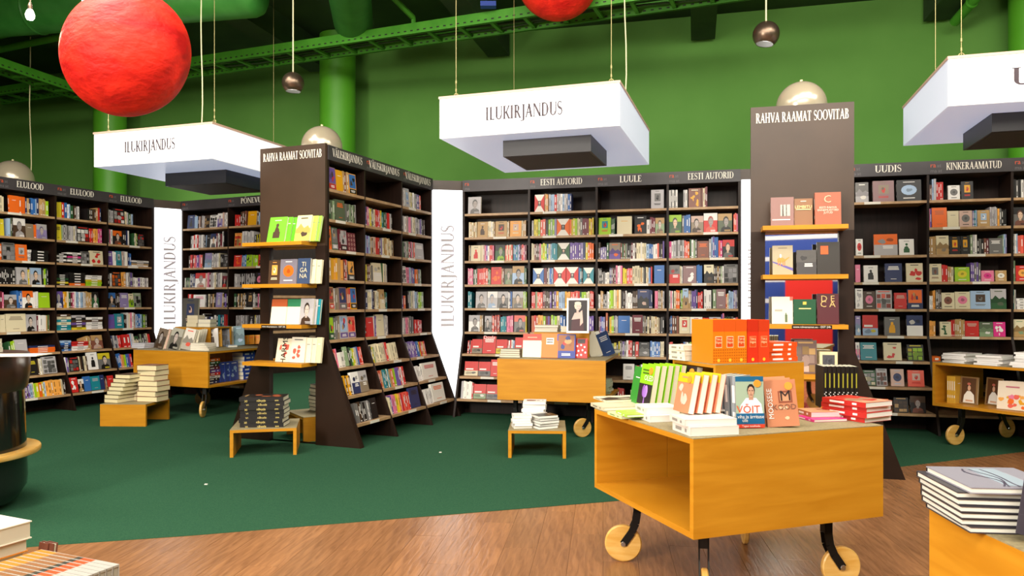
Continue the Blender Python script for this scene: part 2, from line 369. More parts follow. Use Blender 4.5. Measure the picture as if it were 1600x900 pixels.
        for i in range(3):
            for j in range(4):
                x, y = 0.2 + 0.3 * i, 0.16 + 0.23 * j; P([(x - 0.1, y), (x, y - 0.09), (x + 0.1, y), (x, y + 0.09)], c[1]); P([(x - 0.05, y), (x, y - 0.045), (x + 0.05, y), (x, y + 0.045)], c[0])
    elif kind == 'split':
        R(0, 0, 1, 0.5, c[1]); blob(0.35, 0.66, 0.2, 0.12, shade(c[1], 0.6)); blob(0.7, 0.72, 0.18, 0.1, shade(c[0], 0.4)); lines(0.35, 0.85, 0.4, 2, LIN['w'], 0.05, 0.08)
    elif kind == 'tulip':
        R(0, 0.1, 1, 0.56, lin('2b2226')); P([(0.46, 0.1), (0.54, 0.1), (0.53, 0.3), (0.47, 0.3)], lin('9a6ac0'))
        E(0.42, 0.4, 0.13, 0.14, lin('8d55b0')); E(0.58, 0.4, 0.13, 0.14, lin('b287d8')); E(0.5, 0.37, 0.1, 0.12, lin('a070c8'))
        lines(0.1, 0.7, 0.85, 2, lin('4a6a1a'), 0.035, 0.07)
    elif kind == 'doctor':
        R(0, 0.9, 1, 1, lin('1f5f86')); R(0, 0.07, 1, 0.28, lin('1d5f8c')); R(0, 0, 1, 0.07, lin('e0452c'))
        P([(0.1, 0.28), (0.95, 0.28), (0.9, 0.46), (0.72, 0.58), (0.36, 0.58), (0.16, 0.44)], lin('dfe6ee')); R(0.46, 0.54, 0.62, 0.66, lin('b88a72'))
        E(0.54, 0.73, 0.14, 0.125, lin('2a2320')); E(0.54, 0.70, 0.115, 0.105, lin('c79a80'))
        for dx in (-0.05, 0.05): R(0.54 + dx - 0.03, 0.715, 0.54 + dx + 0.03, 0.73, lin('4a3530'))
        P([(0.53, 0.7), (0.56, 0.66), (0.52, 0.66)], lin('a87a62')); R(0.49, 0.635, 0.59, 0.645, lin('7a4a40'))
    elif kind == 'code':
        R(0.42, 0.5, 0.86, 0.76, lin('8a4a34')); R(0.47, 0.54, 0.81, 0.72, lin('c9906c'))
        for q in range(6): blob(rng.uniform(0.3, 0.85), rng.choice([0.18, 0.86, 0.4]), 0.06, 0.04, lin('e2b894'))
    elif kind == 'thai':
        R(0.1, 0.05, 0.9, 0.95, lin('5a3a22')); P([(0.2, 0.05), (0.85, 0.05), (0.8, 0.35), (0.6, 0.48), (0.42, 0.48), (0.25, 0.32)], lin('ece6dc'))
        E(0.5, 0.62, 0.12, 0.13, lin('3a2a20')); E(0.52, 0.59, 0.09, 0.1, lin('d8a888')); E(0.5, 0.74, 0.1, 0.05, lin('c06a5a')); R(0.35, 0.1, 0.75, 0.16, lin('d8a888'))
    elif kind == 'blossom':
        for q in range(14): blob(rng.uniform(0.1, 0.9), rng.uniform(0.08, 0.5), rng.uniform(0.05, 0.13), rng.uniform(0.05, 0.11), colr(rng.choice(['p', 'O', 'P', 'Y', 'R', 'o'])))
        lines(0.25, 0.75, 0.78, 1, lin('c06a7a'), 0.05)
    elif kind == 'dots':
        for i, (x, y) in enumerate([(0.2, 0.6), (0.5, 0.66), (0.78, 0.56), (0.3, 0.36), (0.62, 0.4), (0.85, 0.28), (0.2, 0.14), (0.52, 0.16)]): E(x, y, 0.08, 0.055, LIN['w'])
        R(0.22, 0.74, 0.82, 0.96, lin('3a2a2a'))
    elif kind == 'lady':
        R(0.08, 0.06, 0.92, 0.94, lin('2a2024')); P([(0.2, 0.06), (0.78, 0.06), (0.74, 0.4), (0.66, 0.5), (0.34, 0.46), (0.22, 0.32)], lin('4a2a30'))
        P([(0.22, 0.38), (0.7, 0.42), (0.62, 0.6), (0.36, 0.58)], lin('d0b0a6')); R(0.44, 0.56, 0.54, 0.68, lin('c8a69c'))
        E(0.5, 0.78, 0.16, 0.12, lin('d8c8b0')); E(0.52, 0.75, 0.11, 0.1, lin('dcbcb0')); P([(0.6, 0.2), (0.74, 0.3), (0.7, 0.66), (0.62, 0.62)], lin('d6b4a8')); E(0.5, 0.86, 0.15, 0.04, lin('e2d6c0'))
        for dx in (-0.02, 0.07): R(0.5 + dx, 0.76, 0.54 + dx, 0.77, lin('3a2a2a'))
        R(0.52, 0.695, 0.58, 0.705, lin('8a3a3a'))
    elif kind == 'camel':
        P([(0, 0.42), (1, 0.12), (1, 0.22), (0, 0.46)], lin('5a4f9a')); E(0.42, 0.5, 0.2, 0.09, lin('e08a3a')); P([(0.55, 0.5), (0.8, 0.6), (0.86, 0.6), (0.6, 0.44)], lin('e08a3a'))
        for x in (0.26, 0.36, 0.5, 0.58): R(x, 0.3, x + 0.04, 0.48, lin('d07a30'))
        E(0.4, 0.64, 0.05, 0.07, lin('f0e8dc')); lines(0.25, 0.75, 0.9, 1, lin('6a5a4a'), 0.02)
    elif kind == 'mlit':
        lines(0.2, 0.8, 0.2, 2, lin('e8d8c8'), 0.025, 0.05); lines(0.12, 0.88, 0.46, 3, lin('f0dcd0'), 0.05, 0.08)
    elif kind == 'tammsaare':
        R(0.0, 0.68, 1, 1, lin('e0561a')); R(0.22, 0.3, 0.78, 0.6, lin('d24a1c')); lines(0.3, 0.7, 0.5, 3, lin('f6d8a0'), 0.03, 0.06)
        E(0.5, 0.08, 0.09, 0.045, lin('f2c23a'))
    if text:
        for (s, x, y, size, tc, *o) in text:
            plain_text(mb, s, O + U * x + V * y, U.normalized(), V.normalized(), N, size, colr(tc), maxw=(None if o and o[0] else U.length * 0.94), rot=bool(o and o[0]), th=0.0045)
def book_parts(w, h, t, cov, spine, kind, cols, seed, hard=True, paper='e4dcc4', text=None, stext=None, spatch=None):
    """a standing book: front cover faces -Y, spine at -X, base z=0, back at y=0; centred in x"""
    rng = random.Random(seed); cv, sp = colr(cov), colr(spine)
    e = 0.003 if hard else 0.0015; ct = min(0.0028 if hard else 0.0012, t * 0.2)
    cb, pb = MB(), MB(); x0, x1 = -w / 2, w / 2
    cb.box((x0, -t, 0), (x1, -t + ct, h), cv); cb.box((x0, -ct, 0), (x1, 0, h), cv); cb.box((x0, -t + ct, 0), (x0 + ct, -ct, h), sp)
    pb.box((x0 + ct, -t + ct, e), (x1 - e, -ct, h - e), lin(paper), 0, skip='lfk')
    art(cb, Vector((x0, -t, 0)), Vector((w, 0, 0)), Vector((0, 0, h)), Vector((0, -1, 0)), kind, cols, rng, text)
    # spine print: two title blocks
    so, su, sv, sn = Vector((x0, 0, 0)), Vector((0, -1, 0)), Vector((0, 0, 1)), Vector((-1, 0, 0))
    tc = LIN['w'] if sum(sp) < 1.2 else shade(sp, 0.4)
    if spatch:
        for (z0, z1, a0, a1, c) in spatch: cb.poly([so + su * (t * a) + sv * (h * b) + sn * 0.0006 for a, b in ((a0, z0), (a1, z0), (a1, z1), (a0, z1))], colr(c))
    elif stext:
        for (s, z, size, c) in stext: plain_text(cb, s, so + su * (t / 2 - size * 0.35) + sv * z, sv, -su, sn, size, colr(c), maxw=h * 0.6, th=0.001)
    else:
        for z0, z1 in ((0.2, 0.3), (0.48, 0.82)):
            cb.poly([so + su * (t * a) + sv * (h * b) + sn * 0.0006 for a, b in ((0.3, z0), (0.7, z0), (0.7, z1), (0.3, z1))], tc)
    return cb, pb
_bm = {}
ALLBOOKS = []
def book(label, M, w, h, t, cov, kind='plain', cols=None, spine=None, seed=None, parts=True, group=None, hard=True, paper='e4dcc4', text=None, stext=None, sticker=False, spatch=None):
    cols = cols or [cov]; spine = spine or cov
    key = (round(w, 3), round(h, 3), round(t, 3), str(cov), kind, str(cols), str(spine), seed, parts, hard, paper, str(text), str(stext), str(spatch))
    if key not in _bm:
        cb, pb = book_parts(w, h, t, cov, spine, kind, cols, seed or 1, hard, paper, text, stext, spatch)
        if parts: _bm[key] = (cb.mesh('cover', ['book_cover']), pb.mesh('pages', ['book_paper']))
        else:
            n = len(cb.v); cb.v += pb.v; cb.f += [tuple(n + i for i in f) for f in pb.f]; cb.c += pb.c; cb.m += [1] * len(pb.f)
            _bm[key] = (cb.mesh('book', ['book_cover', 'book_paper']),)
    me = _bm[key]
    if parts:
        o = thing('book', label, 'book', M, group)
        for nm, m_ in zip(('cover', 'pages'), me):
            c = bpy.data.objects.new(nm, m_); C.objects.link(c); c.parent = o
        if sticker:
            sb = MB(); sb.tube((w * 0.27, -t - 0.001, h * 0.86), (w * 0.27, -t - 0.0048, h * 0.86), w * 0.13, 12)
            s_ = sb.obj('price_sticker', 'sticker_orange' if sticker is True else sticker, o); s_['label'] = 'orange price sticker'
    else:
        o = bpy.data.objects.new('book', me[0]); C.objects.link(o); o.matrix_world = M; tag(o, label, 'book', group)
    ALLBOOKS.append(o)
    return o
def stand(loc, rz=0.0, lean=0.0, side=0.0):                   # upright book, leaning back by `lean`, sideways by `side`
    return Matrix.Translation(Vector(loc)) @ Matrix.Rotation(rz, 4, 'Z') @ Matrix.Rotation(side, 4, 'Y') @ Matrix.Rotation(-lean, 4, 'X')
def flat(loc, rz, w, h, t, up=True):                          # lying book, front cover up, centred on loc
    return Matrix.Translation(Vector(loc)) @ Matrix.Rotation(rz, 4, 'Z') @ Matrix.Translation(Vector((0, -h / 2, 0))) @ Matrix.Rotation(-PI / 2, 4, 'X')
ORD = ['top', 'second', 'third', 'fourth', 'fifth', 'sixth', 'seventh', 'eighth', 'ninth', 'tenth', 'eleventh', 'twelfth']
def pile(what, loc, rz, w, h, ts, covs, jit=0.01, kind='plain', group=None, topkind=None, topcols=None, parts=True, rj=0.08, slide=(0, 0), **kw):
    z = loc[2]; n = len(covs); rng = random.Random(int(abs(loc[0] * 1000)) + n)
    for i, c in enumerate(covs):
        t = ts if isinstance(ts, float) else ts[i]
        a = rz + rng.uniform(-rj, rj)
        p = (loc[0] + rng.uniform(-jit, jit) + slide[0] * i, loc[1] + rng.uniform(-jit, jit) + slide[1] * i, z)
        k = n - 1 - i
        lab = (what % ('top book' if k == 0 else ORD[k] + ' book from the top')) if n > 1 else what % 'single book'
        if n > 1 and i == 0: lab = what % 'bottom book'
        book(lab, flat(p, a, w, h, t), w, h, t, c, (topkind or kind) if k == 0 else 'plain', (topcols or [c]) if k == 0 else [c], parts=parts, group=group, seed=11, **kw)
        z += t + 0.0006

# ------------------------------------------------------------------ the room: floor, walls, ceiling, pillars
EDGE = [(-8.0, 3.0), (-4.2, 3.86), (-2.73, 4.32), (-1.945, 4.513), (0.8, 5.313), (3.38, 6.41), (4.85, 7.04), (9.0, 8.85)]   # carpet edge in plan
def edge_y(x):
    for (xa, ya), (xb, yb) in zip(EDGE, EDGE[1:]):
        if xa <= x <= xb: return ya + (yb - ya) * (x - xa) / (xb - xa)
    return 4
m = MB(); m.box((-13, -6.2, -0.16), (11, 16, -0.012))
floor = struct(m.obj('floor', 'plank_oak'))
m = MB()
m.prism(EDGE + [(11, 9.7), (11, 16), (-13, 16), (-13, 2.0)], lambda a, b, t: (a, b, -0.011 + t), 0.014)
struct(m.obj('floor', 'carpet'))['label'] = 'green carpet'
PW, PL = 0.19, 1.25
ca, sa = math.cos(math.radians(-7)), math.sin(math.radians(-7))
pm = {}
def plank(l):
    if l not in pm:
        b = MB(); x0, x1 = 0.0, PW - 0.0015
        b.box((x0, 0, -0.012), (x1, l - 0.0015, 0)); pm[l] = b.mesh('plank', ['plank_oak'])
    return pm[l]
npl = 0
for i in range(-24, 44):
    off = (i * 0.47) % PL
    for j in range(0, 8):
        a, b = i * PW, 1.6 + j * PL - off
        x, y = a * ca - b * sa, a * sa + b * ca
        ex = edge_y(x + 0.15) if -8 < x < 8.8 else 0
        if y > ex or y + PL < 2.6 or abs(x) > 0.75 * (y + PL) + 0.3: continue
        o = bpy.data.objects.new('plank', plank(PL)); C.objects.link(o); o.parent = floor
        o.location = (x, y, 0); o.rotation_euler = (0, 0, math.radians(-7)); npl += 1
print('planks', npl)
WN, WC = Vector((0.24, 0.971, 0)).normalized(), 10.62          # back wall: WN . p = WC
WU = Vector((WN.y, -WN.x, 0)); WR = math.atan2(WU.y, WU.x)
CEIL = 5.34
Mw = Matrix.Translation(WN * WC) @ Matrix.Rotation(WR, 4, 'Z')
m = MB(); m.box((-16, 0, 0), (9, 0.2, CEIL + 0.3)); struct(m.obj('wall_back', 'wall_green', M=Mw))
m = MB(); m.box((-13.2, -6, 0), (-13, 16, 6)); struct(m.obj('wall_left', 'wall_green'))
m = MB(); m.box((8.2, -6, 0), (8.4, 11, 6)); struct(m.obj('wall_right', 'wall_green'))
m = MB(); m.box((-13.2, -6.2, 0), (8.4, -6, 6)); struct(m.obj('wall_behind', 'wall_green'))
m = MB(); m.box((-13.2, -6.2, CEIL + 0.05), (11.0, 16.2, CEIL + 0.25)); struct(m.obj('ceiling', 'deck_green'))
# concrete ribs under the deck, parallel to the wall's normal
for q in range(7):
    m = MB(); m.box((-0.16, -9.2, CEIL - 0.32), (0.16, -0.1, CEIL + 0.05)); struct(m.obj('trim_%d' % (q + 1), 'deck_green', M=Mw @ Matrix.Translation(Vector((-11.5 + 2.9 * q, 0, 0)))))
def pillar(x, d, r, lab):
    m = MB(); m.lathe([(r, 0), (r, CEIL + 0.04)], 40)
    o = m.obj('pillar', 'pillar_green', smooth=True, M=Matrix.Translation(Vector((k_of(x) * d, d, 0)))); tag(o, lab, 'pillar')
pillar(527.5, 11.05, 0.262, 'round bright green pillar behind the VÄLISKIRJANDUS bookcase')
pillar(172, 11.9, 0.24, 'round green pillar behind the left light box, under the big red ball')
pillar(1612, 9.0, 0.24, 'round green pillar at the right edge behind the UU light box')

# ------------------------------------------------------------------ ceiling services
def along(o, yaw, tilt=0): return Matrix.Translation(Vector(o)) @ Matrix.Rotation(yaw, 4, 'Z') @ Matrix.Rotation(tilt, 4, 'Y')
def tray(label, O, yaw, length, wd, rung):
    t = thing('cable_tray', label, 'cable tray', along(O, yaw))
    for y in (0, wd):
        m = MB(); m.box((0, y - 0.012, 0), (length, y + 0.012, 0.13)); m.box((0, y - 0.03 if y else y, 0), (length, y if y else y + 0.03, 0.006)); m.obj('side_rail', 'tray_green', t)
        n = MB(); k = 0.05
        while k < length: n.box((k, y - 0.0135, 0.03), (k + 0.035, y + 0.0135, 0.045)); k += 0.09
        s = n.obj('slot_row', 'unit_black', t); s['kind'] = 'stuff'
    k = 0.2; rm = MB(); rm.box((-0.022, 0, 0.0), (0.022, wd, 0.03)); me = rm.mesh('rung', ['tray_green'])
    while k < length:
        o = bpy.data.objects.new('rung', me); C.objects.link(o); o.parent = t; o.location = (k, 0, 0.012); k += rung
    for c in range(3):
        m = MB(); y0 = wd * (0.2 + 0.25 * c); p = Vector((0, y0, 0.05)); xx = 0
        while xx < length:
            nx = min(length, xx + 0.6); q_ = Vector((nx, y0 + 0.05 * math.sin(nx * 2.1 + c), 0.05 + 0.012 * math.sin(nx * 3 + c))); m.tube(p, q_, 0.013, 6); p = q_; xx = nx
        m.obj('cable', 'deck_green', t)
    return t
p0 = atd(300, 97, 10.4); p1 = atd(930, -10, 8.3); yaw = math.atan2(p1.y - p0.y, p1.x - p0.x)
dirv = Vector((math.cos(yaw), math.sin(yaw), 0)); O = p0 - dirv * 4.5; O.z = 4.72
tray('long green ladder cable tray running along the wall under the ceiling', O, yaw, 12.5, 0.42, 0.42)
tray('green cable tray at the upper left running toward the back', atd(-90, 75, 8.9) , math.radians(90 - 14), 3.0, 0.3, 0.34)
def duct(label, a, b, r, cap=True, name='air_duct', cat='duct', mt='duct_green'):
    a, b = Vector(a), Vector(b); d = (b - a); L = d.length
    t = thing(name, label, cat, Matrix.Translation(a) @ d.to_track_quat('Z', 'Y').to_matrix().to_4x4())
    m = MB(); pr = [(r, 0), (r, L)]
    if cap: pr += [(r * 0.93, L + r * 0.25), (r * 0.7, L + r * 0.45), (r * 0.3, L + r * 0.52)]
    m.lathe(pr, 28); m.obj('duct' if r > 0.1 else 'tube', mt, t, smooth=True)
    n = max(2, int(L / 1.2))
    for i in range(1, n):
        m = MB(); m.lathe([(r + 0.004, L * i / n - 0.02), (r + 0.012, L * i / n), (r + 0.004, L * i / n + 0.02)], 28); m.obj('joint_ring', mt, t, smooth=True)
duct('wide round green air duct ending above the left metal pendant', (-8.6, 9.6, 4.98), (-3.0, 8.55, 4.98), 0.27)
duct('wide round green air duct crossing at the far upper left corner', (-7.5, 7.3, 5.0), (-3.6, 6.6, 5.0), 0.24)
duct('green air duct running back between the pillar and the tray strut', (-1.5, 6.2, 5.03), (-2.05, 9.6, 5.03), 0.25)
duct('upper of two thin green pipes at the left, behind the red ball', atd(-120, 78, 10.6), atd(230, 8, 9.7), 0.055, False, 'pipe', 'pipe', 'tray_green')
duct('lower of two thin green pipes at the left, behind the red ball', atd(-120, 102, 10.6), atd(230, 30, 9.7), 0.045, False, 'pipe', 'pipe', 'tray_green')
duct('short green pipe stub with a flange at the upper right of the wall', atd(1492, 34, 9.25), atd(1548, -30, 8.4), 0.06, False, 'pipe', 'pipe', 'tray_green')
a_, b_ = atd(604, -14, 8.9), atd(646, 28, 9.3)
m = MB(); m.tube(a_, b_, 0.035, 6); m.tube(b_, b_ + Vector((0, 0, -0.14)), 0.03, 6)
tag(m.obj('tray_strut', 'tray_green'), 'slanting green strut holding the long cable tray', 'strut')
m = MB(); c_ = atd(763, 8, 8.6); m.box((c_.x - 0.09, c_.y - 0.05, c_.z - 0.025), (c_.x + 0.09, c_.y + 0.05, c_.z + 0.03))
tag(m.obj('junction_box', 'stripe_blue'), 'small blue box lying above the long cable tray', 'box')

# ------------------------------------------------------------------ hanging things
def cord(name, label, p, top, r, mt, loops=False, parent=None, wob=0.0):
    m = MB(); n = 8; q = Vector(p)
    for i in range(n):
        f = (i + 1) / n; z = p[2] + (top - p[2]) * f
        w_ = wob * math.sin(f * 9.0) * (1 - f); q2 = Vector((p[0] + w_, p[1], z)); m.tube(q, q2, r, 6); q = q2
    if loops:
        for z in (0.05, 0.12): m.tube((p[0], p[1], p[2] + z), (p[0], p[1], p[2] + z + 0.025), r * 2.4, 6)
        for i in range(8):
            a, b = 2 * PI * i / 8, 2 * PI * (i + 1) / 8
            m.tube((p[0] + 0.018 * math.cos(a), p[1], p[2] + 0.018 + 0.018 * math.sin(a)), (p[0] + 0.018 * math.cos(b), p[1], p[2] + 0.018 + 0.018 * math.sin(b)), 0.004, 5)
    o = m.obj(name, mt, parent)
    if label: tag(o, label, 'cord')
    return o
def ball(label, c, r, squash=0.0):
    ry = (Vector(c) - Vector((0, 0, CAMZ))).normalized(); ax = (Vector((0, 1, 0)) - ry * ry.y).normalized()
    t = thing('paper_ball_lamp', label, 'ball lamp', Matrix.Translation(Vector(c)))
    bm_ = __import__('bmesh').new(); __import__('bmesh').ops.create_uvsphere(bm_, u_segments=96, v_segments=64, radius=r)
    rr = random.Random(3); cs = [(Vector((rr.gauss(0, 1), rr.gauss(0, 1), rr.gauss(0, 1))).normalized(), rr.uniform(-0.012, 0.01), rr.uniform(0.2, 0.5)) for _ in range(40)]
    for v in bm_.verts:
        n = v.co.normalized(); d = sum(a * math.exp(-((n - q).length / s) ** 2) for q, a, s in cs); v.co = n * (r * (1 + d)); v.co -= ax * (v.co.dot(ax) * squash)
    me = bpy.data.meshes.new('shell'); bm_.to_mesh(me); bm_.free(); me.materials.append(MATS['paper_ball']); me.polygons.foreach_set('use_smooth', [True] * len(me.polygons))
    o = bpy.data.objects.new('shell', me); C.objects.link(o); o.parent = t
    m = MB(); m.lathe([(0.05, r * 0.985), (0.05, r + 0.03), (0.02, r + 0.05)], 16); m.obj('cap', 'bronze', t)
    m = MB(); m.tube((0, 0, r + 0.04), (0, 0, CEIL - c[2] + 0.04), 0.006, 6); m.obj('cord', 'cord_white', t)
ball('big red crumpled paper ball lamp hanging at the upper left', atd(199, 84, 5.3), 0.455, 0.10)
ball('red paper ball lamp cut off by the top edge, above the middle light box', atd(872, -35, 8.2), 0.46)
def pendant(label, x, y, d, r, tilt):
    c = atd(x, y, d); t = thing('pendant_lamp', label, 'pendant lamp', Matrix.Translation(c))
    pr = [(r * math.sin(a), -r * math.cos(a)) for a in [0.72 + (PI - 0.78) * i / 16 for i in range(17)]]
    m = MB(); m.lathe([(r * 0.55, -r * 0.60)] + pr, 32, Matrix.Rotation(tilt, 4, 'Y')); m.obj('shade', 'bronze', t, smooth=True)
    m = MB(); m.lathe([(r * 0.62, -r * 0.74), (r * 0.66, -r * 0.765), (r * 0.66, -r * 0.73)], 32, Matrix.Rotation(tilt, 4, 'Y')); m.obj('rim', 'bolt_steel', t)
    m = MB(); m.tube((0, 0, r * 0.97), (0, 0, CEIL - c.z + 0.04), 0.007, 6); m.obj('cord', 'cord_white', t)
pendant('small bronze metal ball pendant above the left RAAMAT tower', 458, 130, 7.6, 0.112, 0.0)
pendant('small bronze metal ball pendant at the top right, left of the right tower', 1197, 54, 6.6, 0.116, 0.15)
def bulb(label, x, y, d, power):
    c_ = atd(x, y, d); t = thing('bare_bulb', label, 'bulb', Matrix.Translation(c_))
    m = MB(); m.lathe([(0.004, -0.045), (0.02, -0.042), (0.03, -0.025), (0.032, -0.005), (0.024, 0.02), (0.015, 0.035)], 20); m.obj('glass', 'bulb_glow', t, smooth=True)
    m = MB(); m.lathe([(0.016, 0.034), (0.017, 0.06), (0.01, 0.085)], 14); m.obj('holder', 'bronze', t)
    m = MB(); m.tube((0, 0, 0.08), (0, 0, CEIL - c_.z + 0.04), 0.006, 6); m.obj('cord', 'bronze', t)
    pl = bpy.data.lights.new('bulb_light', 'POINT'); pl.energy = power; pl.color = (1, 0.86, 0.62); pl.shadow_soft_size = 0.04
    po = bpy.data.objects.new('bulb_light', pl); C.objects.link(po); po.location = c_ + Vector((0, 0, -0.1))
bulb('bare glowing light bulb at the top left corner', 47, 22, 5.6, 14)
bulb('glowing bulb cut off by the top edge, above the big red ball', 134, -2, 6.6, 10)
q = atd(55, 280, 10.5); t = thing('pendant_box', 'small white box lamp on a pale cord beside the left edge globe', 'pendant lamp', Matrix.Translation(Vector((q.x, q.y, 2.86))))
m = MB(); m.box((-0.06, -0.06, 0), (0.06, 0.06, 0.2)); m.obj('shade', 'box_side', t)
m = MB(); cord('cord', None, (-0.07, 0.0, 0.2), CEIL - 2.82, 0.007, 'cord_white', wob=0.02, parent=t)

def light_box(label, FL, FR, depth, zb, zt, word, dark, wires, fstart=0.27, fend=0.70, cap=None):
    FL, FR = Vector((FL[0], FL[1], 0)), Vector((FR[0], FR[1], 0)); u = (FR - FL); W = u.length; rz = math.atan2(u.y, u.x)
    t = thing('light_box', label, 'light box', TR((FL.x, FL.y, zb), rz)); H = zt - zb; e = 0.02
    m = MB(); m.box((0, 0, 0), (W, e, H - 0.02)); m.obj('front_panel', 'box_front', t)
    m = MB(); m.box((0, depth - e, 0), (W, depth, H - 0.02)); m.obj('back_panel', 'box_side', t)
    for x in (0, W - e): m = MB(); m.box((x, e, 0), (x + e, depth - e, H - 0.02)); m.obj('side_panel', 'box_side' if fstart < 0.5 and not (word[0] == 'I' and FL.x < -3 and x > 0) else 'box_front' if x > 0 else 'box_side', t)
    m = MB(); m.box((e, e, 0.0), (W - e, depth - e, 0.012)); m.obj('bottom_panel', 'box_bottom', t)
    m = MB(); m.box((-0.008, -0.008, H - 0.02), (W + 0.008, depth + 0.008, H)); m.obj('top_rim', 'box_rim', t)
    m = MB(); tw = sum(FINE[ch][0] for ch in word); span = (fend - fstart) * W
    cp = 0.112 if cap is None else cap
    sign_text(m, word, Vector((fstart * W, 0, H * 0.5 - cp * 0.5)), Vector((1, 0, 0)), Vector((0, 0, 1)), Vector((0, -1, 0)), cp, FINE, span / (tw * cp), center=False)
    m.obj('lettering', 'dark_letter', t)['label'] = 'thin dark capitals'
    (dx0, dx1, dy0, dy1, dh) = dark
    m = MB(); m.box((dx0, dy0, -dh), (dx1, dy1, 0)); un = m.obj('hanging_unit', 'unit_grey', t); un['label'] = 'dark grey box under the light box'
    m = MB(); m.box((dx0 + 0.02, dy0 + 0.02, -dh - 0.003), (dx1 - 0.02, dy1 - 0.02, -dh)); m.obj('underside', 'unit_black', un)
    for (x, y, kind) in wires:
        p = Vector((x, y, H)); r = 0.003 if kind != 'cord' else 0.006
        m = MB(); cord('wire' if kind != 'cord' else 'power_cord', None, p, CEIL - zb + 0.04, r, 'cable_steel' if kind != 'cord' else 'cord_white', kind == 'loop', t, wob=0.015 if kind == 'cord' else 0)
    return t
light_box('white ILUKIRJANDUS light box hanging in the middle', (-0.632, 6.486), (0.869, 6.0), 1.8, 2.848, 3.212, 'ILUKIRJANDUS', (0.50, 1.29, 0.25, 0.97, 0.142),
          [(0.13, 0.06, 'loop'), (0.13, 1.72, 'wire'), (1.5, 0.06, 'loop'), (1.50, 0.75, 'cord')])
light_box('white ILUKIRJANDUS light box hanging at the left by the tower', (-4.419, 7.85), (-2.98, 7.38), 1.8, 2.848, 3.212, 'ILUKIRJANDUS', (0.42, 1.23, 0.55, 1.27, 0.142),
          [(0.13, 0.06, 'loop'), (1.49, 0.06, 'loop'), (1.17, 0.25, 'cord'), (1.0, 1.7, 'wire')])
light_box('white UU light box cut off by the right edge', (3.21, 5.46), (4.70, 5.03), 1.45, 2.862, 3.226, 'UUDIS', (0.38, 1.18, 0.33, 1.05, 0.142),
          [(0.10, 0.06, 'loop'), (0.12, 0.85, 'wire')], 0.26, 0.62, 0.125)

# ------------------------------------------------------------------ bookcases
SHELF_Z = [2.55 - 0.302 * i for i in range(6)] + [0.765, 0.49, 0.22]
TOPZ, HDRZ, DEP, TIP, KNEE = 2.98, 2.835, 0.36, 0.41, 1.04
def front_y(z): return 0.0 if z >= KNEE else -(KNEE - z) / KNEE * TIP
PROFILE = [(DEP, 0.0), (-TIP, 0.0), (0.0, KNEE), (0.0, TOPZ), (DEP, TOPZ)]
class Run:
    def __init__(s, xpx, d, vp, right_to_left=False, name=''):
        s.A = Vector((k_of(xpx) * d, d, 0)); u = Vector((vp - 800.0, FPX, 0)).normalized()
        s.u = -u if right_to_left else u; s.v = Vector((-s.u.y, s.u.x, 0)); s.rz = math.atan2(s.u.y, s.u.x)
    def s_at(s, xpx, yy=0.0):
        k = k_of(xpx); B = s.A + s.v * yy
        return (k * B.y - B.x) / (s.u.x - k * s.u.y)
    def P(s, a, yy, z): return s.A + s.u * a + s.v * yy + Vector((0, 0, z))
RA, RB = Run(83, 9.83, 1348), Run(515, 7.39, 1265)
RC, RE = Run(1155, 8.72, -3900, True), Run(287, 11.49, -1704, True)
BAYS = {}
PT = 0.026
def prism_x(m, x, th, prof): m.prism(prof, lambda a, b, t: (x + t, a, b), th)
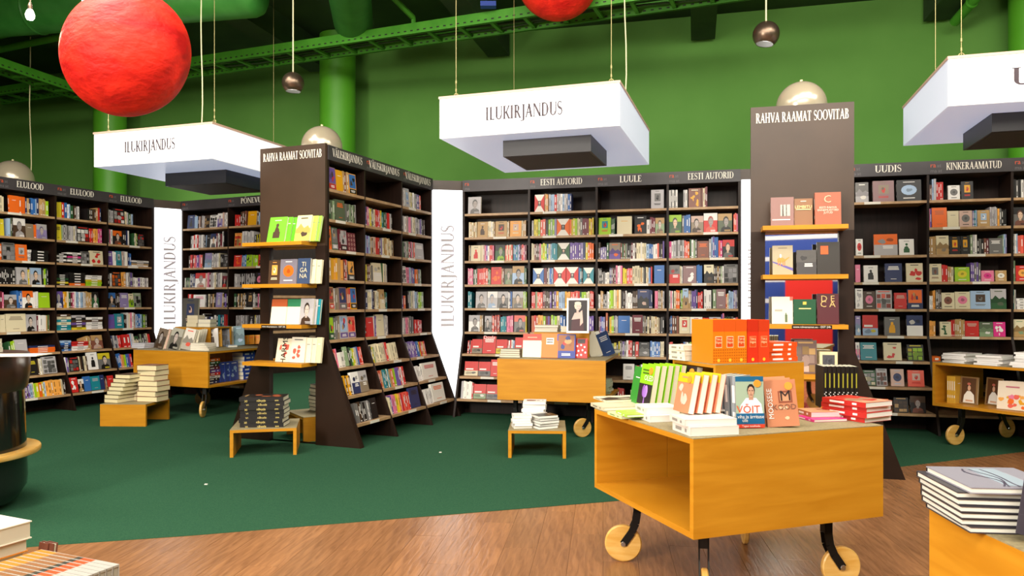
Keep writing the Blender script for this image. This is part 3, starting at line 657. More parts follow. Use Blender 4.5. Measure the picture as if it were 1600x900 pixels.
def bay(key, run, s0, s1, head, label, last=False, logo='full', skip=(), hm='header_grey', textx=0.5, tags=2):
    W = s1 - s0; rng = random.Random(sum(map(ord, key)))
    t = thing('bookcase', label, 'bookcase', TR(run.P(s0, 0, 0), run.rz), 'dark brown bookcase bays with oak shelves')
    BAYS[key] = (run, s0, W)
    m = MB(); prism_x(m, 0, PT, PROFILE); m.obj('side_panel', 'wenge', t)
    if last: m = MB(); prism_x(m, W - PT, PT, PROFILE); m.obj('side_panel', 'wenge', t)
    m = MB(); m.box((PT, DEP - 0.015, 0.02), (W - (PT if last else 0), DEP, TOPZ)); m.obj('back_panel', 'wenge', t)
    m = MB(); m.box((PT, 0.02, 0.0), (W - (PT if last else 0), 0.05, 0.17)); m.obj('kick_board', 'wenge', t)
    m = MB(); m.box((0, -0.012, HDRZ), (W, DEP, TOPZ)); h = m.obj('header', hm, t)
    X, Z, N = Vector((1, 0, 0)), Vector((0, 0, 1)), Vector((0, -1, 0))
    if head:
        m = MB(); sign_text(m, head, Vector((W * textx, -0.012, HDRZ + 0.042)), X, Z, N, 0.078, BOLD, {'ELULOOD': 0.46, 'EESTI AUTORID': 0.62, 'LUULE': 0.31, 'UUDIS': 0.33, 'KINKERAAMATUD': 0.66, 'VÄLISKIRJANDUS': 0.82, 'PÕNEVUS JA': 0.62}[head] * W / (sum(BOLD[c][0] for c in head) * 0.078)); m.obj('lettering', 'white_letter', h)['label'] = 'white capitals ' + head
    if logo:
        m = MB(); o = Vector((0.035, -0.012, HDRZ + 0.075)); plain_text(m, 'ra', o, X, Z, N, 0.052, (1, 1, 1), center=False); m.obj('logo_lettering', 'logo_orange', h)['kind'] = 'stuff'
        m = MB(); q = Vector((0.035, -0.012, HDRZ + 0.018)); plain_text(m, 'ma', q, X, Z, N, 0.04, (1, 1, 1), center=False)
        if logo == 'full':
            plain_text(m, 'at', o + X * 0.065, X, Z, N, 0.04, (1, 1, 1), center=False); plain_text(m, 'at', q + X * 0.075, X, Z, N, 0.04, (1, 1, 1), center=False)
        lo = m.obj('logo_lettering', 'logo_grey', h); lo['label'] = 'grey part of the emblem'; lo['kind'] = 'stuff'
    for i, z in enumerate(SHELF_Z):
        if i in skip: continue
        y = front_y(z); m = MB(); x1 = W - (PT if last else 0)
        m.box((PT, y - 0.003, z - 0.028), (x1, DEP - 0.015, z)); sh = m.obj('shelf', 'shelf_oak', t)
        if rng.random() < 0.6:
            a = rng.uniform(0.15, 0.6) * W; m = MB(); m.box((a, y - 0.0055, z - 0.0275), (a + 0.17, y - 0.003, z + 0.001)); m.obj('price_label', 'tag_white', sh)
    return t
sA = [RA.s_at(87) - 0.94, RA.s_at(85.5), RA.s_at(166.5), RA.s_at(239)]
sA[0] = sA[1] - (sA[2] - sA[1])
bay('A1', RA, sA[0], sA[1], 'ELULOOD', 'left ELULOOD bookcase bay at the left edge with a glass globe on top', textx=0.56)
bay('A2', RA, sA[1], sA[2], 'ELULOOD', 'middle ELULOOD bookcase bay of the left wall')
bay('A3', RA, sA[2], sA[3], 'ELULOOD', 'right ELULOOD bookcase bay beside the left glowing column', last=True)
sE = [RE.s_at(284), RE.s_at(355.5), 0]; sE[2] = sE[1] + (sE[1] - sE[0])
bay('E1', RE, sE[0], sE[1], '', 'narrow bookcase bay with plain header right of the left glowing column')
bay('E2', RE, sE[1], sE[2], 'PÕNEVUS JA', 'bookcase bay headed PÕNEVUS JA, half hidden by the left tower', last=True, textx=0.6)
sB = [RB.s_at(512) , RB.s_at(569), RB.s_at(627), RB.s_at(675)]
B_S0 = sB[0]
bay('B1', RB, sB[0], sB[1], 'VÄLISKIRJANDUS', 'near VÄLISKIRJANDUS bookcase bay beside the left tower', logo='')
bay('B2', RB, sB[1], sB[2], 'VÄLISKIRJANDUS', 'middle VÄLISKIRJANDUS bookcase bay with an empty top shelf', logo='small')
bay('B3', RB, sB[2], sB[3], 'VÄLISKIRJANDUS', 'far VÄLISKIRJANDUS bookcase bay beside the middle glowing column', last=True, logo='small')
sC = [RC.s_at(x) for x in (723, 825, 930.5, 1041.5, 1157)]
bay('C1', RC, sC[0], sC[1], '', 'bookcase bay with plain header right of the middle glowing column', logo='small')
bay('C2', RC, sC[1], sC[2], 'EESTI AUTORID', 'left EESTI AUTORID bookcase bay behind the middle table', logo='small')
bay('C3', RC, sC[2], sC[3], 'LUULE', 'LUULE bookcase bay right of the left EESTI AUTORID bay')
bay('C4', RC, sC[3], sC[4], 'EESTI AUTORID', 'right EESTI AUTORID bookcase bay beside the right glowing column', last=True, textx=0.6)
sD = [RC.s_at(1320), RC.s_at(1448), RC.s_at(1579.5), 0]; sD[0] = sD[1] - (sD[2] - sD[1]); sD[3] = sD[2] + (sD[2] - sD[1])
bay('D1', RC, sD[0], sD[1], 'UUDIS', 'UUDIS bookcase bay right of the right tower', textx=0.52, skip=(1,))
bay('D2', RC, sD[1], sD[2], 'KINKERAAMATUD', 'KINKERAAMATUD bookcase bay right of the UUDIS bay', textx=0.56)
bay('D3', RC, sD[2], sD[3], '', 'bookcase bay cut off by the right edge', last=True)

def globe(label, x, y, d, r, zbase):
    c = atd(x, y, d); zbase = c.z - r * 0.93; t = thing('glass_globe', label, 'globe', Matrix.Translation(Vector((c.x, c.y, zbase))))
    pr = [(r * math.sin(a), r * 0.93 - r * math.cos(a)) for a in [0.42 + (PI - 0.44) * i / 22 for i in range(23)]]
    m = MB(); m.lathe(pr, 40); m.obj('glass', 'globe_glass', t, smooth=True)
    m = MB(); m.lathe([(r * 0.5, 0), (r * 0.5, 0.02), (r * 0.4, 0.03)], 24); m.obj('foot', 'bronze', t)
    m = MB(); m.lathe([(0.012, r * 1.92), (0.012, r * 1.92 + 0.02)], 12); m.obj('finial', 'cord_white', t)
globe('pale glass globe behind the ELULOOD header at the left edge', 20, 281, 9.75, 0.25, TOPZ)
globe('pale glass globe behind the left tower', 503, 229, 7.75, 0.21, TOPZ)

# ------------------------------------------------------------------ glowing columns between the bookcases
def column(label, a, b, word=True, ang=None):
    a, b = Vector((a[0], a[1], 0)), Vector((b[0], b[1], 0)); u = b - a; W = u.length; rz = math.atan2(u.y, u.x)
    t = thing('light_column', label, 'light column', TR(a, rz))
    m = MB(); m.box((0, -0.01, 0.12), (W, 0.02, 2.86)); p = m.obj('glowing_panel', 'column_glow', t)
    m = MB(); m.box((-0.03, -0.02, 2.86), (W + 0.03, 0.3, TOPZ)); m.obj('cap', 'tower_brown', t)
    m = MB(); m.box((-0.03, 0.02, 0), (W + 0.03, 0.26, 2.86)); m.obj('casing', 'wenge', t)
    m = MB(); m.box((-0.02, -0.015, 0), (W + 0.02, 0.02, 0.12)); m.obj('plinth', 'wenge', t)
    m = MB(); cp = W * 0.42; sign_text(m, 'ILUKIRJANDUS', Vector((W * 0.72, -0.01, 1.75)), Vector((0, 0, 1)), Vector((-1, 0, 0)), Vector((0, -1, 0)), cp, FINE, 1.0, center=True)
    m.obj('lettering', 'grey_letter', p)['label'] = 'pale grey capitals running upward'
    return t
pa, pb = RA.P(sA[3] + 0.07, 0.05, 0), RE.P(sE[0] - 0.03, 0.05, 0)
column('tall glowing white column between the ELULOOD bays and the plain-headed bay', pa, pb)
pa, pb = RB.P(sB[3] + 0.10, 0.06, 0), RC.P(sC[0] - 0.02, 0.05, 0)
column('tall glowing white column between VÄLISKIRJANDUS and the middle wall bookcase', pa, pb)
pa = RC.P(sC[4] + 0.01, 0.03, 0); column('tall glowing white column left of the right tower', pa, pa + RC.u * 0.24)

ROWS = '''
A1 0 0 5.62|s 0 38 cc 20|f 85 170 22 plain o|s 170 225 oo 22|s 225 272 idi 21|s 275 325 bbs 22|s 325 347 i 23|s 348 405 ddddd 22|s 405 430 l 21
A1 1 0 5.62|f 0 38 21 plain y|s 70 108 sG 24|f 120 228 24 portrait uaw|f 228 298 18 plain D|s 300 325 o 18|f 325 415 19 portrait VVa
A1 2 0 5.62|s 0 15 o 20|f 22 135 22 photo gak|f 140 242 21 inset oag|k 245 277 15 wawaw|k 285 430 15 kkkk
A1 3 0 5.62|s 0 138 kkkkkkkkkk 21|f 148 248 22 portrait aga|s 248 270 yw 20|f 272 368 22 portrait aks|s 378 425 klnk 22
A1 4 0 5.62|s 0 35 mp 21|f 40 150 17 portrait uga|s 150 200 bbb 22|f 200 295 22 portrait wko|s 298 338 www 21|f 342 440 20 plain l
A1 5 0 5.62|f 0 50 22 plain c|f 55 232 23 title cD|f 232 325 22 portrait aka|s 325 410 mwwww 21|s 410 440 dnd 21
A1 6 0 5.62|s 85 140 nll 17|f 140 248 18 plain a|k 262 490 9 oooi
A1 7 30 7.5|f 105 228 21 title ky|s 230 288 ucwc 21|f 290 450 22 photo agk
A1 8 30 7.5|s 80 138 vuv 18|s 140 330 sclyoys 19|s 330 508 OOOOOO 20|s 510 585 ccku 20
A2 0 80 5.62|s 35 95 yyy 21|s 95 120 r 21|s 120 145 b 21|s 145 170 ws 20|s 170 195 n 18|s 205 250 uaw 18|s 320 398 kukuu 17|s 398 440 dri 19
A2 1 80 5.62|f 38 92 21 title yu|s 94 175 Nagagaa 21|s 177 225 aaca 21|f 228 336 21 photo kwr|s 338 372 rrr 20|s 374 413 OOO 20|s 415 450 PpP 20
A2 2 80 5.62|k 38 140 13 kwkwk|k 150 268 15 kwgPkw|f 270 338 17 photo gak|f 345 465 19 splat cr
A2 3 80 5.62|k 38 158 15 kyknkk|k 160 305 18 okkkk|k 308 448 15 llyww
A2 4 80 5.62|f 40 108 22 portrait iwv|s 109 158 YYc 22|s 160 206 nmp 21|s 207 308 wsswsswa 22|s 309 357 dddd 22|f 360 420 22 portrait nwk
A2 5 80 5.62|k 45 178 22 ttctcu|k 182 308 20 yuvuka|k 310 455 17 wwwuw
A2 6 80 5.62|k 60 180 14 bkibs|k 182 330 12 wwrr|s 300 358 dddd 19|f 362 460 19 portrait BSd
A2 7 30 7.5|s 510 600 wwvg 20|f 602 712 19 photo kgr|s 714 815 cukccu 20|f 820 935 24 figure wk|f 940 1080 22 portrait gky
A2 8 30 7.5|f 590 700 20 splat rw|f 705 770 17 portrait kdw|f 772 850 20 plain b|f 855 960 19 title ta|f 962 1010 20 plain i|f 1012 1045 18 portrait Bdk|f 1046 1120 18 plain r
A3 0 160 5.62|s 40 60 w 21|s 62 100 aa 19|f 102 200 22 photo kwr|s 202 232 ca 19|s 235 270 nas 17
A3 1 160 5.62|s 50 92 gpw 21|f 95 175 20 portrait kBo|s 180 212 kk 22|s 215 237 iw 22|s 280 310 ncl 19|f 315 370 18 photo kgr
A3 2 160 5.62|f 45 92 20 title vw|s 93 122 ww 20|f 124 172 21 inset tan|s 174 225 SaW 21|s 228 255 ib 19|k 255 410 9 wdgw
A3 3 160 5.62|s 45 84 kw 19|f 86 168 21 photo kgo|s 170 205 OO 21|s 205 272 awagvg 21|s 274 405 wwvwwaw 14
A3 4 160 5.29|f 45 113 21 portrait kgb|s 115 148 uku 20|f 150 218 21 title Vw|f 220 260 20 landscape cln|f 262 322 21 photo Nka
A3 5 160 5.29|f 48 103 20 title vb|f 106 180 21 inset taw|s 182 205 ku 20|s 206 275 wcpwS 22|s 278 372 sbbsnlG 20
A3 6 160 5.29|s 65 160 igaigarr 18|s 180 240 rr 19|s 242 270 saw 20|f 272 305 15 portrait ckn|s 307 405 kNkgcr 19
A3 7 160 5.29|s 110 160 bbb 20|s 160 255 pOlbvr 19
E1 0 280 5.293|f 65 125 21 figure ik|s 127 150 ss 19|s 150 205 uSuaa 19|f 207 250 19 photo udk|f 252 312 19 photo wgk|f 313 355 21 portrait Vvw|s 357 397 Saw 22
E1 1 280 5.293|s 95 118 gw 20|s 118 155 rwr 21|s 155 205 aawa 20|s 205 222 ks 20|f 224 253 20 plain k|f 255 303 21 portrait wgi|s 305 350 mwum 21|s 352 372 wk 24
E1 2 280 5.293|s 75 90 u 19|s 90 190 rmRpvpR 20|s 190 206 kk 20|f 208 265 22 landscape Vsa|s 267 335 awaawc 21|s 337 360 kk 20|f 362 400 19 photo kga
E1 3 280 5.293|s 30 50 w 15|f 52 82 15 portrait Ngn|s 84 126 gigi 21|f 128 212 22 portrait wSr|s 214 350 SpmawcgaaW 22|f 352 392 17 portrait krm
E1 4 280 5.293|s 70 100 rwr 20|f 112 212 19 title wp|s 215 232 gk 19|s 235 297 cDudk 20|f 300 350 22 figure Va|s 352 400 dkvk 21
E1 5 270 10|s 440 500 kwk 20|s 500 640 wkiwk 16|s 642 860 wktitrr 19
E2 0 280 5.293|s 458 503 rrrr 17|s 506 550 uBuB 22|f 565 637 21 plain Y|s 640 690 uskg 19
E2 1 280 5.293|f 455 513 20 photo Odr|s 516 612 wawawaw 22|s 626 668 kyky 17
E2 2 280 5.293|f 450 513 17 splat ro|s 516 550 bsb 17|f 553 600 17 splat lkn|s 604 647 lll 17|f 652 690 17 splat rkw
E2 3 280 5.293|s 455 500 aaaa 20|s 502 625 kakakakakakak 20|f 628 690 21 circle kpv
E2 4 270 10|s 950 1148 nkdkdkdk 21|f 1150 1250 22 inset kdu|s 1252 1400 wgkpgkd 20
E2 5 270 10|s 985 1173 agagagagag 18|f 1175 1270 18 figure ka|s 1272 1410 ygagagaga 19
B1 0 505 5.625|f 52 118 23 scene Mvr|f 120 178 22 plain Y|s 180 230 dBd 22|f 232 295 22 scene Obk
B1 1 505 5.625|s 62 112 nGNG 20|f 114 198 22 title Go|s 200 240 gGg 20|s 240 295 NGNGa 20
B1 2 505 5.625|f 52 78 24 splat ou|f 80 134 23 scene nga|s 136 155 mm 23|f 157 216 22 scene mak|f 218 290 20 pattern mS
B1 3 505 5.625|s 55 115 dYO 22|s 116 184 YdO 22|s 186 220 BrS 22|f 222 280 21 scene kOg
B1 4 505 5.625|f 58 100 23 scene dBr|s 101 143 aDD 22|f 146 212 23 scene Mig|s 213 242 Xr 22|f 244 298 23 scene Ybk
B1 5 505 5.625|f 60 100 23 scene nln|s 102 150 ggD 23|f 152 222 24 scene asv|f 224 290 23 scene SRv
B1 6 510 5.627|s 60 115 rRp 19|s 116 178 WW 15|f 180 205 20 plain N|s 206 330 knlyabrR 19
B1 7 510 5.627|s 150 240 uYuYu 20|f 242 308 22 split wiv|f 310 380 22 split aDk
B1 8 510 5.627|s 275 410 ggukgkgag 20|f 412 462 21 plain k
B2 1 505 5.625|s 370 405 vip 21|s 405 462 cyggc 20|s 464 520 rrpry 20|s 522 612 tnngrrwak 19
B2 2 505 5.625|s 372 424 svsa 20|s 425 470 duSc 19|s 471 500 rr 19|s 502 524 gV 19|s 526 590 cddcd 20|s 592 625 cud 19
B2 3 505 5.625|s 375 443 yuBcg 19|f 446 518 21 split cW|s 520 570 ncaca 21
B2 4 505 5.625|s 378 428 icc 19|s 430 447 wi 22|s 448 500 ucWc 20|f 502 545 22 split dc|s 546 568 nnt 19
B2 5 505 5.625|f 387 448 21 plain r|s 450 468 wgv 22|f 470 540 24 plain c|s 542 578 aWa 23
B2 6 510 5.627|f 375 415 18 portrait wgk|s 417 460 yNc 17|s 462 556 ccccSr 21|s 560 636 cccc 20
B2 7 510 5.627|s 445 520 wXrrdr 20|s 520 575 ttnwt 20|s 577 705 dRlvvRwr 20
B2 8 600 6.42|s 20 90 ccc 19|s 92 278 vppOyOprRrRr 20|f 282 372 23 title ik
B3 0 615 6.92|s 85 128 gSaw 20|f 130 178 23 inset asb|s 180 225 cyaw 20|s 227 298 agviR 19
B3 1 615 6.92|s 95 340 kawSapawccagavgku 20
B3 2 615 6.92|s 95 130 nk 18|s 132 168 aNg 20|s 170 234 rkpaR 20|f 237 330 20 title aw
B3 3 615 6.43|f 85 132 20 photo wga|s 134 162 pp 19|s 164 220 savb 19|s 222 285 oOgvN 18
B3 4 615 6.43|s 90 125 vo 16|s 150 250 kaNcawssg 21|s 252 305 llN 20
B3 5 615 6.43|s 90 163 wappS 19|s 168 210 gkgk 21|s 215 292 rrrrr 16
B3 6 600 6.42|s 225 268 wgw 18|s 270 368 vvVvvb 19|s 370 432 yrdYr 18
B3 7 600 6.42|s 305 398 wwwww 18|f 402 545 20 title WrS
B3 8 600 6.42|s 390 500 wwwwwww 18|f 502 622 22 title Wo
C1 0 710 4.736|f 100 195 22 portrait aga
C1 1 710 4.736|s 105 165 cdcdc 20|f 168 246 20 figure du|s 248 297 ccwcd 20|f 302 388 20 inset dur|s 390 405 cd 20|f 410 495 20 inset OSc|s 497 530 cdd 20
C1 2 710 4.736|s 105 118 du 20|f 120 195 20 figure cr|s 197 290 cSpvwrrp 20|f 300 372 20 portrait nlk|s 375 430 RcRcR 20|s 435 532 tbtsvmrpm 20
C1 3 700 10|s 310 390 pppp 21|s 395 453 nwn 20|s 456 620 rrrRrR 21|s 622 660 nN 20|f 670 833 22 splat rom|s 835 875 dB 21|f 880 1000 20 portrait GND|f 1003 1188 23 portrait skd|s 1190 1225 nn 21
C1 4 700 10|s 310 365 tt 21|f 430 605 21 portrait aga|f 612 772 21 portrait asw|f 776 938 21 portrait gka|s 940 1000 wib 21|f 1003 1175 21 portrait Dga|s 1178 1228 lNl 21
C1 5 700 10|f 320 493 21 portrait wga|s 495 545 dD 21|f 570 676 20 portrait gka|s 678 810 mRmRmRm 21|s 820 908 tttt 20|s 915 1015 pppp 21|f 1030 1205 21 portrait gkR|s 1208 1238 y 21
C1 6 710 4.284|s 85 113 rkr 17|f 115 183 18 band rDk|f 186 274 22 title rw|f 277 350 18 band ryk|s 352 398 rwrws 18|f 402 480 21 band rDa
C1 7 710 4.284|f 65 155 18 band rcg|f 158 238 18 band rgk|f 240 300 21 title rw
C1 8 710 4.284|s 40 112 aWWWWW 22|s 113 122 r 20|f 125 208 18 band rNw|f 211 300 18 band rgi
C2 0 710 4.736|f 592 665 22 hour rW|s 668 692 dO 23|s 698 865 assraawsaabi 22
C2 1 710 4.736|s 570 585 a 20|s 588 633 yyl 21|s 635 692 RRk 21|s 695 755 lNlV 21|f 757 850 21 hour oW|s 852 908 oyyl 21|s 910 930 cc 21|s 930 995 gmmm 21|s 995 1030 yYy 21
C2 2 710 4.736|s 570 590 cc 21|s 590 640 BuBp 21|s 640 682 lyl 21|s 684 760 bcsttt 21|f 762 852 21 hour nW|s 855 970 vvvvvVi 21|s 970 1030 yooo 21
C2 3 710 4.736|f 580 660 20 hour bW|s 662 730 mmuwbbs 20|f 733 824 21 hour rW|f 827 916 21 hour rW|s 918 948 btk 20|f 952 1035 20 hour tW
C2 4 710 4.284|s 515 540 rr 21|s 542 590 NRRR 21|s 592 650 muuuv 21|s 655 697 uvY 21|s 698 738 sss 21|s 740 775 YOO 21|s 777 838 RRrRr 21|s 840 880 nll 21|s 882 905 cc 21|s 907 937 rRr 21
C2 5 710 4.284|s 515 560 XrX 21|s 560 592 OO 21|s 592 610 l 21|s 612 645 mvm 21|s 647 685 lNl 21|s 687 742 cbb 21|s 890 937 vvv 21
C3 0 920 4.736|f 460 555 23 inset agk
C3 1 920 4.736|f 72 163 21 inset ltr|s 166 192 nGn 20|f 208 318 22 plain cY|f 338 425 22 splat ko|s 428 452 w 17|s 453 490 mmm 20|f 492 560 19 portrait NDd
C3 2 920 4.736|s 68 85 u 21|s 86 130 VVV 15|s 132 148 n 20|f 150 233 20 landscape Dvo|s 236 287 BnBNg 19|s 288 312 kg 17|s 314 425 mwuccWcc 20|s 426 475 sbb 18|s 476 545 wwRku 18|s 547 562 v 21
C3 3 860 10|s 735 800 wkgk 19|s 802 852 gg 15|s 854 920 wW 14|s 922 1018 iVgmu 20|s 1020 1122 pwwp 22|s 1130 1190 yy 19|s 1192 1278 RpRR 19|s 1280 1390 ccc 22|s 1392 1590 cdcgkcdsbr 20|f 1620 1790 22 plain b
C3 4 860 10|s 730 780 ww 17|s 782 822 dd 22|s 824 878 gg 18|s 880 918 aw 21|s 920 985 lll 22|s 987 1100 ccOc 23|s 1102 1160 uku 21|s 1172 1190 w 22|s 1192 1280 wwww 19|s 1285 1360 uuu 21|f 1362 1538 23 landscape ikS|s 1540 1592 ii 22|s 1630 1680 p 21|s 1682 1790 DDda 22
C3 5 860 10|s 755 852 MvbV 20|s 866 895 X 24|s 905 968 kyOl 20|s 970 1052 lgaa 21|f 1058 1240 21 plain b|s 1242 1275 ww 20|f 1280 1440 22 title mw|s 1442 1600 gDkcuc 21|s 1602 1790 cdcDkgk 20
C3 6 920 4.5|s 150 205 aNyk 16|s 207 260 yugvg 19|s 262 303 wrr 20|s 305 350 ur 18|f 352 425 17 landscape kga|s 430 500 bsbbb 19|s 502 537 ccc 19
C3 7 920 4.5|f 240 318 19 title wg|s 320 352 nr 18|s 354 420 nwnwgk 19
C3 8 920 4.5|s 200 245 rrr 19|f 292 360 16 inset cDg
C4 0 920 4.736|s 590 657 wgwgw 22|s 700 730 aw 22|f 738 830 23 splat BYc|s 833 877 BcBm 24
C4 1 920 4.736|f 592 686 22 portrait nGl|s 690 752 gbbb 22|f 757 848 20 portrait DuS|f 850 952 23 portrait rRw|f 955 1060 22 portrait Gkd|s 1072 1108 RRp 22
C4 2 920 4.736|s 590 625 Pw 21|s 627 705 agaga 22|s 707 745 RRo 21|s 748 800 nwNg 22|f 803 888 20 title Bo|s 890 905 a 22|s 907 958 svbb 25|s 960 988 RP 21|f 990 1078 21 portrait kgr
C4 3 1020 10|f 248 420 22 split gr|s 422 465 cw 21|f 472 680 21 splat Mw|s 685 772 bbbb 22|f 800 953 22 landscape cku|s 955 1085 ukduN 21|s 1088 1110 w 21|f 1112 1335 22 photo gak
C4 4 1020 10|s 245 315 wpw 22|s 330 360 c 21|s 362 420 oo 22|s 425 462 nl 22|f 465 555 24 landscape sdu|s 557 700 dgvvvi 22|s 705 780 rrr 20|s 800 915 www 23|s 935 990 N 23|f 992 1140 23 title Mw|s 1142 1185 oc 18|s 1187 1260 sss 21|s 1262 1345 vaVg 22
C4 5 1020 10|s 260 300 ib 21|s 305 405 BuB 21|f 412 578 20 inset crW|f 582 775 20 inset WrP|s 780 875 rrr 20|f 880 1065 20 inset arW|s 1072 1115 vp 24|s 1120 1260 knknkg 21|s 1262 1345 wpR 20
C4 6 920 4.5|s 560 590 mrr 18|s 592 630 cSc 16|s 632 662 pR 16|s 665 722 bawNl 18|f 725 800 18 landscape kgl
D1 0 1320 4.286|f 72 160 23 landscape gaW|f 188 332 24 inset MDr|f 348 515 24 circle ksw
D1 2 1320 4.286|f 75 122 19 circle wrn|f 195 355 24 split oa|f 365 465 18 figure wn
D1 3 1320 4.286|f 72 105 20 plain p|f 128 222 19 figure wk|f 270 385 21 title iw|f 412 530 21 splat cr
D1 4 1320 10|f 170 285 23 splat wa|f 290 480 20 circle upw|f 490 740 21 photo agR|f 775 970 18 title rS|f 980 1235 22 scene ioi
D1 5 1320 10|f 170 250 22 landscape Vsw|f 280 520 23 band rsy|f 620 865 21 figure gY|f 970 1235 23 split iw
D1 6 1320 3.104|f 55 75 20 portrait pVw|f 78 157 20 title tw|f 190 278 20 splat cr|f 305 385 18 photo kly
D1 7 1320 3.104|f 88 152 17 photo nca|f 155 208 19 photo aBg|f 225 290 19 circle Sis|f 308 388 18 inset RSr
D1 8 1320 3.104|f 165 215 14 portrait Bco|f 240 310 16 photo kud|f 320 395 18 portrait kBu
D2 0 1320 4.286|s 555 585 BuB 18|s 587 612 sa 24|s 614 660 rrrr 20|f 692 772 16 circle wgk|f 780 862 20 inset kYr
D2 1 1320 4.286|s 560 582 pv 22|f 585 686 22 title oX|f 688 765 18 plain c|f 768 855 18 circle Sgk|s 858 888 Vts 18|f 890 972 18 inset dsw|s 975 1022 aaaaa 21|s 1024 1050 Og 19|s 1052 1085 kkk 18
D2 2 1320 4.286|s 560 612 ddd 21|f 614 698 21 landscape cdD|f 702 775 20 inset kYr|f 778 838 20 inset kYg|s 843 888 Naw 21|s 890 965 kgkBm 17|f 968 1058 17 title gw|s 1060 1100 NsV 21
D2 3 1320 4.286|f 560 650 20 inset cgB|s 652 690 rrr 19|s 692 730 ddc 17|f 738 838 16 circle ly|s 845 912 vvgvg 21|f 915 1000 12 circle pP|f 1010 1098 12 circle dW
D2 4 1440 10|s 108 178 www 15|s 180 215 OO 21|s 225 312 gugu 21|f 316 520 18 circle cBk|f 525 762 19 circle cpD|f 764 1080 20 inset sug|f 1084 1330 22 landscape anG
D2 5 1440 10|s 108 220 OOOO 17|f 290 465 16 splat cn|s 467 520 rr 18|s 522 680 ddddd 19|f 682 900 17 title rS|f 905 1122 16 landscape GNw|f 1126 1315 16 splat Pw|s 1340 1380 v 16
D2 6 1320 3.104|k 412 470 6 o|k 480 540 6 gg|k 545 605 6 rr
D3 0 1320 4.286|s 1130 1200 kgkw 20
D3 1 1320 4.286|f 1127 1230 20 portrait gBk
D3 2 1320 4.286|s 1127 1160 aws 22|s 1162 1230 RRrR 20
D3 3 1320 4.286|s 1125 1145 N 22|f 1147 1240 17 circle rO
D3 4 1440 10|s 1435 1480 tca 22|k 1485 1640 12 wwww
D3 5 1440 10|f 1435 1640 19 landscape cdN
'''

# ------------------------------------------------------------------ books in the wall bookcases (x edges read in zoomed views: view offset + x / view scale)
BAYNAME = {'A1': 'left ELULOOD bay', 'A2': 'middle ELULOOD bay', 'A3': 'right ELULOOD bay', 'E1': 'plain bay left of PÕNEVUS JA', 'E2': 'PÕNEVUS JA bay',
           'B1': 'near VÄLISKIRJANDUS bay', 'B2': 'middle VÄLISKIRJANDUS bay', 'B3': 'far VÄLISKIRJANDUS bay', 'C1': 'plain-headed centre bay',
           'C2': 'left EESTI AUTORID bay', 'C3': 'LUULE bay', 'C4': 'right EESTI AUTORID bay', 'D1': 'UUDIS bay', 'D2': 'KINKERAAMATUD bay', 'D3': 'bay at the right edge'}
SH = ['top', 'second', 'third', 'fourth', 'fifth', 'sixth', 'seventh', 'eighth', 'bottom']
CN = {'w': 'white', 'c': 'cream', 'k': 'black', 'g': 'grey', 'r': 'red', 'o': 'orange', 'y': 'yellow', 'l': 'lime', 'n': 'dark green', 'b': 'blue', 's': 'light blue', 'v': 'violet',
      'p': 'pink', 't': 'teal', 'm': 'maroon', 'd': 'tan', 'i': 'navy', 'u': 'dark brown', 'a': 'pale grey', 'O': 'light orange', 'Y': 'amber', 'R': 'coral', 'P': 'magenta', 'G': 'olive',
      'W': 'white', 'S': 'dusty pink', 'N': 'pale green', 'L': 'bright green', 'V': 'lavender', 'B': 'reddish brown', 'M': 'mauve', 'D': 'grey-brown', 'X': 'rust'}
def kind_words(kind, cols):
    c = [CN[x] for x in cols]; s = c[1] if len(c) > 1 else 'pale'
    return {'plain': '%s plain book' % c[0], 'title': '%s book with %s title' % (c[0], s), 'portrait': '%s book with a portrait' % c[0], 'figure': '%s book with a %s figure' % (c[0], s),
            'photo': '%s book with %s photographs' % (c[0], s), 'inset': '%s book with a small %s picture' % (c[0], s), 'scene': '%s book with a painted scene' % c[0], 'band': '%s book with %s photo band' % (c[0], s),
            'circle': '%s book with a %s round motif' % (c[0], s), 'landscape': '%s book with a %s landscape' % (c[0], s), 'splat': '%s book with %s scattered shapes' % (c[0], s),
            'hour': '%s book with pale hourglass' % c[0], 'pattern': '%s book with diamond pattern' % c[0], 'split': '%s book with %s lower half' % (c[0], s)}[kind]
STUFF = MB(); FACES = []
def stuff_add(mb, M, mi=None):
    n = len(STUFF.v); STUFF.v += [tuple(M @ Vector(p)) for p in mb.v]; STUFF.f += [tuple(n + i for i in f) for f in mb.f]; STUFF.c += mb.c
    STUFF.m += (mb.m if mi is None else [mi] * len(mb.f))
def spine_book(M, w, h, dpt, col, rng):
    m = MB(); c = shade(LIN[col], rng.uniform(0.82, 1.12)); m.box((0, 0, 0), (w, dpt, h), c, 0, skip='b')
    m.poly([(w * 0.12, 0.004, h - 0.0), (w * 0.88, 0.004, h), (w * 0.88, dpt - 0.003, h), (w * 0.12, dpt - 0.003, h)][::1], lin('d8ceb4'), 1)
    m.v[-4:] = [(x, y, h + 0.0005) for x, y, z in m.v[-4:]]
    tc = LIN['w'] if sum(c) < 1.2 else shade(c, 0.35)
    a, b = rng.uniform(0.3, 0.42), rng.uniform(0.6, 0.85); q = rng.random()
    def patch(x0, x1, z0, z1, cc): m.poly([(w * x0, -0.0006, h * z0), (w * x1, -0.0006, h * z0), (w * x1, -0.0006, h * z1), (w * x0, -0.0006, h * z1)], cc)
    if q < 0.55: patch(0.32, 0.68, a, b, tc)
    elif q < 0.8: patch(0.3, 0.62, 0.55, 0.88, tc); patch(0.3, 0.7, 0.2, 0.4, tc)
    if rng.random() < 0.5: patch(0.2, 0.8, 0.05, 0.1, tc)
    stuff_add(m, M)
nspine = 0
